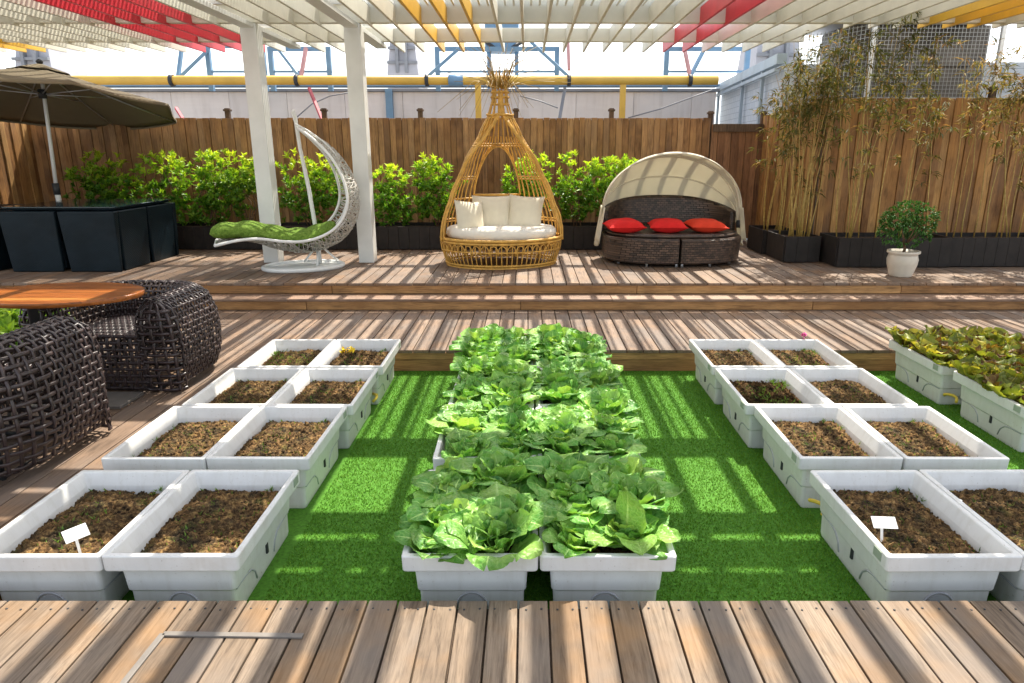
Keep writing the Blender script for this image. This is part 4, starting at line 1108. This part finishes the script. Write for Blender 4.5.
PG='cream pillows in the cane nest seat'
pillow(492,214,8.76,.50,.47,.17,R(72),0,R(3),M['cream_cloth'],'square cream pillow standing upright in the middle of the nest',PG,1)
pillow(525,214,8.72,.45,.46,.17,R(74),R(3),R(-14),M['cream_cloth'],'square cream pillow at the right side of the nest',PG,2)
pillow(470,218,8.50,.42,.42,.17,R(74),R(6),R(42),M['cream_cloth'],'cream pillow tipped to one side at the left of nest',PG,3)

# ------------------------------------------------------------------ hooded daybed
DX,DY=1.83,8.86
t=thing('daybed','round dark wicker daybed under a folding cream hood','daybed',(DX,DY,D3)); t.scale=(.955,1,1)
AX,AY=.90,.66
def module(a0,a1,name):
    n=26; rgs=[]
    for z,k in ((.04,.97),(.06,1.0),(.325,1.02),(.345,1.0)):
        rg=[(0+.004*(1 if a0<R(-91) else -1)*0,0.0,z)]
        for j in range(n+1):
            a=a0+(a1-a0)*j/n; r=k*(1-.0); x=AX*r*math.copysign(abs(math.cos(a))**.8,math.cos(a)); y=AY*r*math.copysign(abs(math.sin(a))**.8,math.sin(a)); rg.append((x,y,z))
        rgs.append(rg)
    m=MB(); m.rings(rgs,smooth=False); o=m.build(name,M['wicker'],t,bevel=.008); return o
module(R(-180+.3),R(-90-.35),'seat_module'); module(R(-90+.35),R(-.3),'seat_module'); module(R(.3),R(179.7),'seat_module')
for a in (-150,-118,-92,-87,-60,-28):
    m=MB(); x,y=AX*.93*math.cos(R(a)),AY*.93*math.sin(R(a)); m.tube([(x,y,0),(x,y,.06)],.018,8); m.build('foot',M['steel'],t)
m=MB()
def br(u,v):
    a=R(5)+R(170)*u; h=.37+v*(.24+.17*math.sin(math.pi*u)); return Vector(((AX-.03)*math.copysign(abs(math.cos(a))**.8,math.cos(a)),(AY+.02+.06*v)*abs(math.sin(a))**.8,h))
m.grid(br,40,8,uv=False); m.build('backrest',M['wicker'],t,solid=.07)
m=MB(); rg=[]
for z,k in ((.346,.92),(.37,.965),(.388,.95),(.393,.85)): rg.append([(AX*k*math.copysign(abs(math.cos(a))**.8,math.cos(a)),AY*k*math.copysign(abs(math.sin(a))**.8,math.sin(a)),z) for a in [2*math.pi*j/48 for j in range(48)]])
m.rings(rg); m.build('mattress',M['mattress'] if 'mattress' in M else M['wicker'],t)
PV=.52; HR=.84; HWd=.925
def hoop(th,f,r=1.0,bulge=0):
    """th tilt from upright towards the back, f 0..1 along the hoop"""
    b=math.pi*f; x=-HWd*math.cos(b)*r; k=HR*math.sin(b)**.86*r
    return Vector((x,k*math.sin(th)+.02,PV+k*math.cos(th)))
TH=[R(-9),R(22),R(52),R(82)]
m=MB()
def cano(u,v):
    s=v*3; i=min(2,int(s)); f=s-i; th=TH[i]+(TH[i+1]-TH[i])*f; return hoop(th,u,1.0-.028*math.sin(math.pi*f)*math.sin(math.pi*u))
m.grid(cano,56,24,uv=False); cn=m.build('hood',M['canopy'],t,solid=.004)
m=MB(); m.grid(lambda u,v: hoop(TH[0],u,1.004+.012*v)+Vector((0,-.045*v,-.03*v*math.sin(math.pi*u))),56,3,uv=False); m.build('hood_edge',M['canopy'],cn,solid=.006)
for i,th in enumerate(TH):
    m=MB(); m.tube([hoop(th,k/40,.993) for k in range(41)],.011,7); m.build('hoop',M['hoopm'] if 'hoopm' in M else M['cream_cloth'],t)
for sg in (-1,1):          # loose hood cloth hanging at the sides
    m=MB()
    def dr(u,v,sg=sg):
        y=-.18+.5*u; wv=.03*math.sin(u*14+sg)*v; return Vector((sg*(.925-.02*(1-v)+.06*v+wv),y*(1-.45*v)+.0,PV+.16-.46*v+.05*math.sin(u*9)*v))
    m.grid(dr,18,10,uv=False); m.build('side_drape',M['canopy'],t,solid=.004)
    m=MB(); m.tube([(sg*.90,.02,PV-.06),(sg*.945,.02,PV-.06)],.05,12); m.build('pivot',M['dark'],t)
m=MB()
for dx in (-.07,-.02): m.tube([hoop(TH[3],.47+dx,.98)+Vector((0,-.02,0)),hoop(TH[3],.47+dx,.98)+Vector((.01,-.1,-.22)),hoop(TH[3],.47+dx,.98)+Vector((.03,-.16,-.30))],.008,5)
m.build('tie_strap',M['cream_cloth'],t)
RG='red cushions on the hooded daybed'
pillow(624,231,8.55,.455,.40,.165,R(3),0,R(8),M['red_cloth'],'bright red cushion alone at the left of the daybed',RG,5,.905)
pillow(667,230,8.55,.455,.40,.165,R(3),0,R(-4),M['red_cloth'],'bright red cushion in the middle of the daybed',RG,6,.905)
pillow(705,229,8.56,.46,.40,.16,R(3),R(2),R(6),M['orange_cloth'],'orange red cushion at the right of the daybed',RG,7,.905)

# ------------------------------------------------------------------ beyond the fence
t=thing('panel_building','long pale panelled building wall beyond the brown fence','building',(-4,15,0))
m=MB(); x=-13
while x<7.9:
    m.box(x,min(x+1.195,7.9),0,.35,0,2.97,random.random()); x+=1.2
m.build('wall_panels',M['panel'],t,bevel=.006)
m=MB(); m.box(-13,7.95,-.06,.4,2.975,3.03); m.build('coping',M['coping'],t)
m=MB(); m.box(-13,7.95,-.02,.36,3.075,3.115); m.build('gutter_rail',M['blue_steel'],t)
for px in (310,393,508,620,735): 
    pass
m=MB(); p=at(389,100,Y=14.9); m.box(p.x+4-.07,p.x+4+.07,-.12,-.005,0,3.02); m.build('downpipe',M['blue_rail'] if 'blue_rail' in M else M['blue_steel'],t)
# yellow gas pipe
t=thing('yellow_pipe','long yellow pipe running level above the building wall','pipe',(-.5,14,3.1))
m=MB(); m.tube([(-14,0,0),(4.15,0,0)],.085,12); m.build('pipe_run',M['yellow'],t)
for px,mt in ((456,'blue_steel'),(172,'dark'),(427,'dark'),(569,'dark'),(690,'dark'),(297,'dark')):
    p=at(px,80,Y=14); m=MB(); wd=.14 if mt=='blue_steel' else .035
    m.tube([(p.x+.5-wd,0,0),(p.x+.5+wd,0,0)],.108,12); m.build('pipe_clamp',M[mt],t)
for px in (623,478):
    p=at(px,90,Y=14); t2=tag(MB().box(-.055,.055,-.055,.055,0,3.03).build('yellow_post',M['yellow'],loc=(p.x,14.02,0),bevel=.004),'yellow steel post under the pipe right of the nest seat' if px==623 else 'yellow steel post half hidden behind the nest seat top','post')
def truss(lab,xa,xb,ytop,braces,Y=14.6):
    a=at(xa,ytop,Y=Y); b=at(xb,ytop,Y=Y)
    t=thing('steel_frame',lab,'steel frame',(a.x,Y,0),0,'blue steel frames behind the pipe')
    m=MB(); m.box(-.05,b.x-a.x+.05,-.03,.03,a.z-.04,a.z+.04); m.build('top_bar',M['blue_steel'],t)
    for x in (0,b.x-a.x): m=MB(); m.box(x-.045,x+.045,-.045,.045,2.95,a.z-.041); m.build('upright',M['blue_steel'],t)
    m=MB(); m.box(-.05,b.x-a.x+.05,-.025,.025,3.30,3.34) ; m.build('lower_bar',M['blue_steel'],t)
    for (x0,y0,x1,y1,mt) in braces:
        p=at(x0,y0,Y=Y-.1)-t.location; q=at(x1,y1,Y=Y-.35)-t.location; m=MB(); m.bar(p,q,.06,.06); m.build('brace',M[mt],t)
truss('blue steel frame above the parasol, left of the posts',207,262,46,[(208,50,177,80,'blue_steel'),(182,46,178,78,'blue_steel')])
truss('blue steel frame between the two pergola posts',270,328,49,[(278,48,300,77,'blue_steel'),(306,48,301,77,'pink_steel')])
truss('blue steel frame behind the nest seat top',437,557,49,[(462,46,427,77,'blue_steel'),(531,42,569,77,'blue_steel'),(568,42,569,70,'pink_steel')])
truss('blue steel frame behind the red slats at right',667,748,49,[(708,42,690,77,'blue_steel'),(684,46,690,76,'pink_steel')])
for x0,y0,x1,y1,mt,l in ((309,88,323,122,'red_steel','red slanting strut above the fence between pergola posts'),(565,88,559,122,'coping','dark slanting strut above the fence right of the nest')
    ,(176,108,186,124,'red_steel','short red strut at the parasol tip above the fence')):
    p=at(x0,y0,Y=14.2); q=at(x1,y1,Y=13.8); m=MB(); q=q+(q-p)*.9; d=p.copy(); m.bar(p-d,q-d,.05,.05); tag(m.build('strut',M[mt],loc=d),l,'strut')
def tower(lab,px,py0,py1,w0,w1,Y,d=1.0):
    p=at(px,py1,Y=Y); q=at(px,py0,Y=Y); t=thing('roof_tower',lab,'tower',(p.x,Y,0),0,'grey roof towers')
    m=MB(); k=Y/683
    m.rings([[(-w0*k/2,-d,0),(w0*k/2,-d,0),(w0*k/2,d,0),(-w0*k/2,d,0)],[(-w0*k/2,-d,p.z),(w0*k/2,-d,p.z),(w0*k/2,d,p.z),(-w0*k/2,d,p.z)],[(-w1*k/2,-d*.8,q.z),(w1*k/2,-d*.8,q.z),(w1*k/2,d*.8,q.z),(-w1*k/2,d*.8,q.z)]],smooth=False); m.build('shaft',M['tower'],t,bevel=.02)
    m=MB()
    for f in (.25,.6): 
        z=p.z+(q.z-p.z)*f; ww=w0+(w1-w0)*f; m.box(-ww*k/2-.02,ww*k/2+.02,-d-.02,-d+.1,z-.04,z+.04)
    for f in (-.22,.18): m.box(f*w1*k-.05,f*w1*k+.05,-d-.05,-d*.8,p.z,q.z)
    m.build('band',M['coping'],t)
tower('grey tapered tower left of the yellow slats',408,36,76,28,20,24)
tower('grey block tower above the parasol top',56,44,90,36,28,24)
tower('grey square tower above the pale blue wall',765,38,90,42,36,22)
p=at(505,36,Y=16); t=thing('blue_machine','small blue machine box behind the pergola beam','machine',(p.x,16,0))
m=MB(); m.box(-.42,.30,-.3,.3,p.z-.33,p.z+.4); m.build('casing',M['blue_steel'],t,bevel=.02)
m=MB(); m.tube([(-.5,-.35,p.z-.1),(-.2,-.4,p.z-.3),(.1,-.4,p.z-.32),(.4,-.35,p.z-.15)],.04,7); m.build('hose_loop',M['dark'],t)
m=MB(); 
for x in (-.35,.25): m.box(x-.04,x+.04,-.1,.1,0,p.z-.331)
m.build('leg_frame',M['blue_steel'],t)
for pts_,l in (([(628,118),(660,109),(690,98),(712,90)],'thin dark cable sagging across the pale wall, right of yellow post'),([(296,118),(312,104),(330,96),(352,92)],'thin dark cable looping up the wall between the pergola posts'),([(520,96),(540,101),(558,108)],'short thin cable on the pale wall behind the nest seat')):
    P=[at(x,y,Y=14.7) for x,y in pts_]; m=MB(); m.tube([p-P[0] for p in P],.013,5); tag(m.build('cable',M['coping'],loc=P[0]),l,'cable')
# pale blue building at right
A_=Vector((4.15,15.55,0)); B_=Vector((3.72,10.6,0)); t=thing('blue_building','pale blue block walled building beyond the gate','building',(A_.x,A_.y,0))
d=B_-A_; m=MB(); n=Vector((-d.y,d.x,0)).normalized()
if n.x<0: n=-n
b=[Vector((0,0,0)),d,d+n*9,n*9]; m.rings([[tuple(q) for q in b],[(q.x,q.y,3.0+0) for q in b]],smooth=False); m.build('wall',M['blue_wall'],t)
m=MB(); m.bar((0-.05,0,3.08),(d.x-.05,d.y,3.08),.14,.14); m.bar((-.12,0,2.93),(d.x-.12,d.y,2.93),.05,.05); m.build('eaves_beam',M['pale_steel'],t)
for f in (.02,.5,.8): m=MB(); q=d*f; m.box(q.x-.10,q.x-.05,q.y-.03,q.y+.03,0,3.05+.06); m.build('downpipe',M['pale_steel'],t)
# mesh cage behind the right fence
t=thing('mesh_cage','dark wire mesh cage with machine inside above the orange fence','cage',(4.35,9.7,0))
ca=at(866,98,Y=9.7); cb=at(992,98,Y=9.7); zt=at(870,22,Y=9.7).z; W_=cb.x-ca.x; x0=ca.x-4.35; zb=2.42
for x in (x0,x0+W_): m=MB(); m.box(x-.025,x+.025,-.025,.025,.3,zt); m.build('corner_post',M['white_metal'],t)
for z in (zb+.03,zt+.015): m=MB(); m.box(x0+.026,x0+W_-.026,-.02,.02,z-.03,z+.03); m.build('rail',M['white_metal'] if z<3 else M['dark'],t)
m=MB(); k=0
z=zb+.07
while z<zt-.02: m.box(x0+.02,x0+W_-.02,-.0025,.0025,z-.0025,z+.0025); z+=.05
x=x0+.05
while x<x0+W_-.03: m.box(x-.0025,x+.0025,-.0075,-.003,zb+.06,zt-.02); x+=.05
m.build('wire_mesh',M['mesh_wire'],t)
m=MB(); z=zb+.07
while z<zt: m.bar((x0,.0,z),(x0-.55,1.3,z),.006); z+=.05
for k in range(20): m.bar((x0-.55*k/20,1.3*k/20,zb),(x0-.55*k/20,1.3*k/20,zt),.008)
m.build('side_mesh',M['mesh_wire'],t)
m=MB(); m.box(x0-.15,x0+W_+.12,.45,1.35,.5,zt+.04); m.box(x0+W_*.62,x0+W_-.1,.38,.448,zb+.5,zt-.12); m.build('machine',M['grille'],t,bevel=.02)
m=MB(); m.box(x0-.6,x0+W_+.05,-.05,1.4,zt+.047,zt+.08); m.build('roof_sheet',M['tower'],t)
# far white building at right edge
p=at(1015,70,Y=22); t=thing('low_building','pale low building glimpsed at the right edge','building',(p.x+1,22,0))
m=MB(); m.box(-1.8,5,0,3,0,3.45); m.build('wall',M['panel'],t); m=MB(); m.box(-1.9,5.1,-.1,3.1,3.46,3.66); m.build('roof_edge',M['yellow'],t)
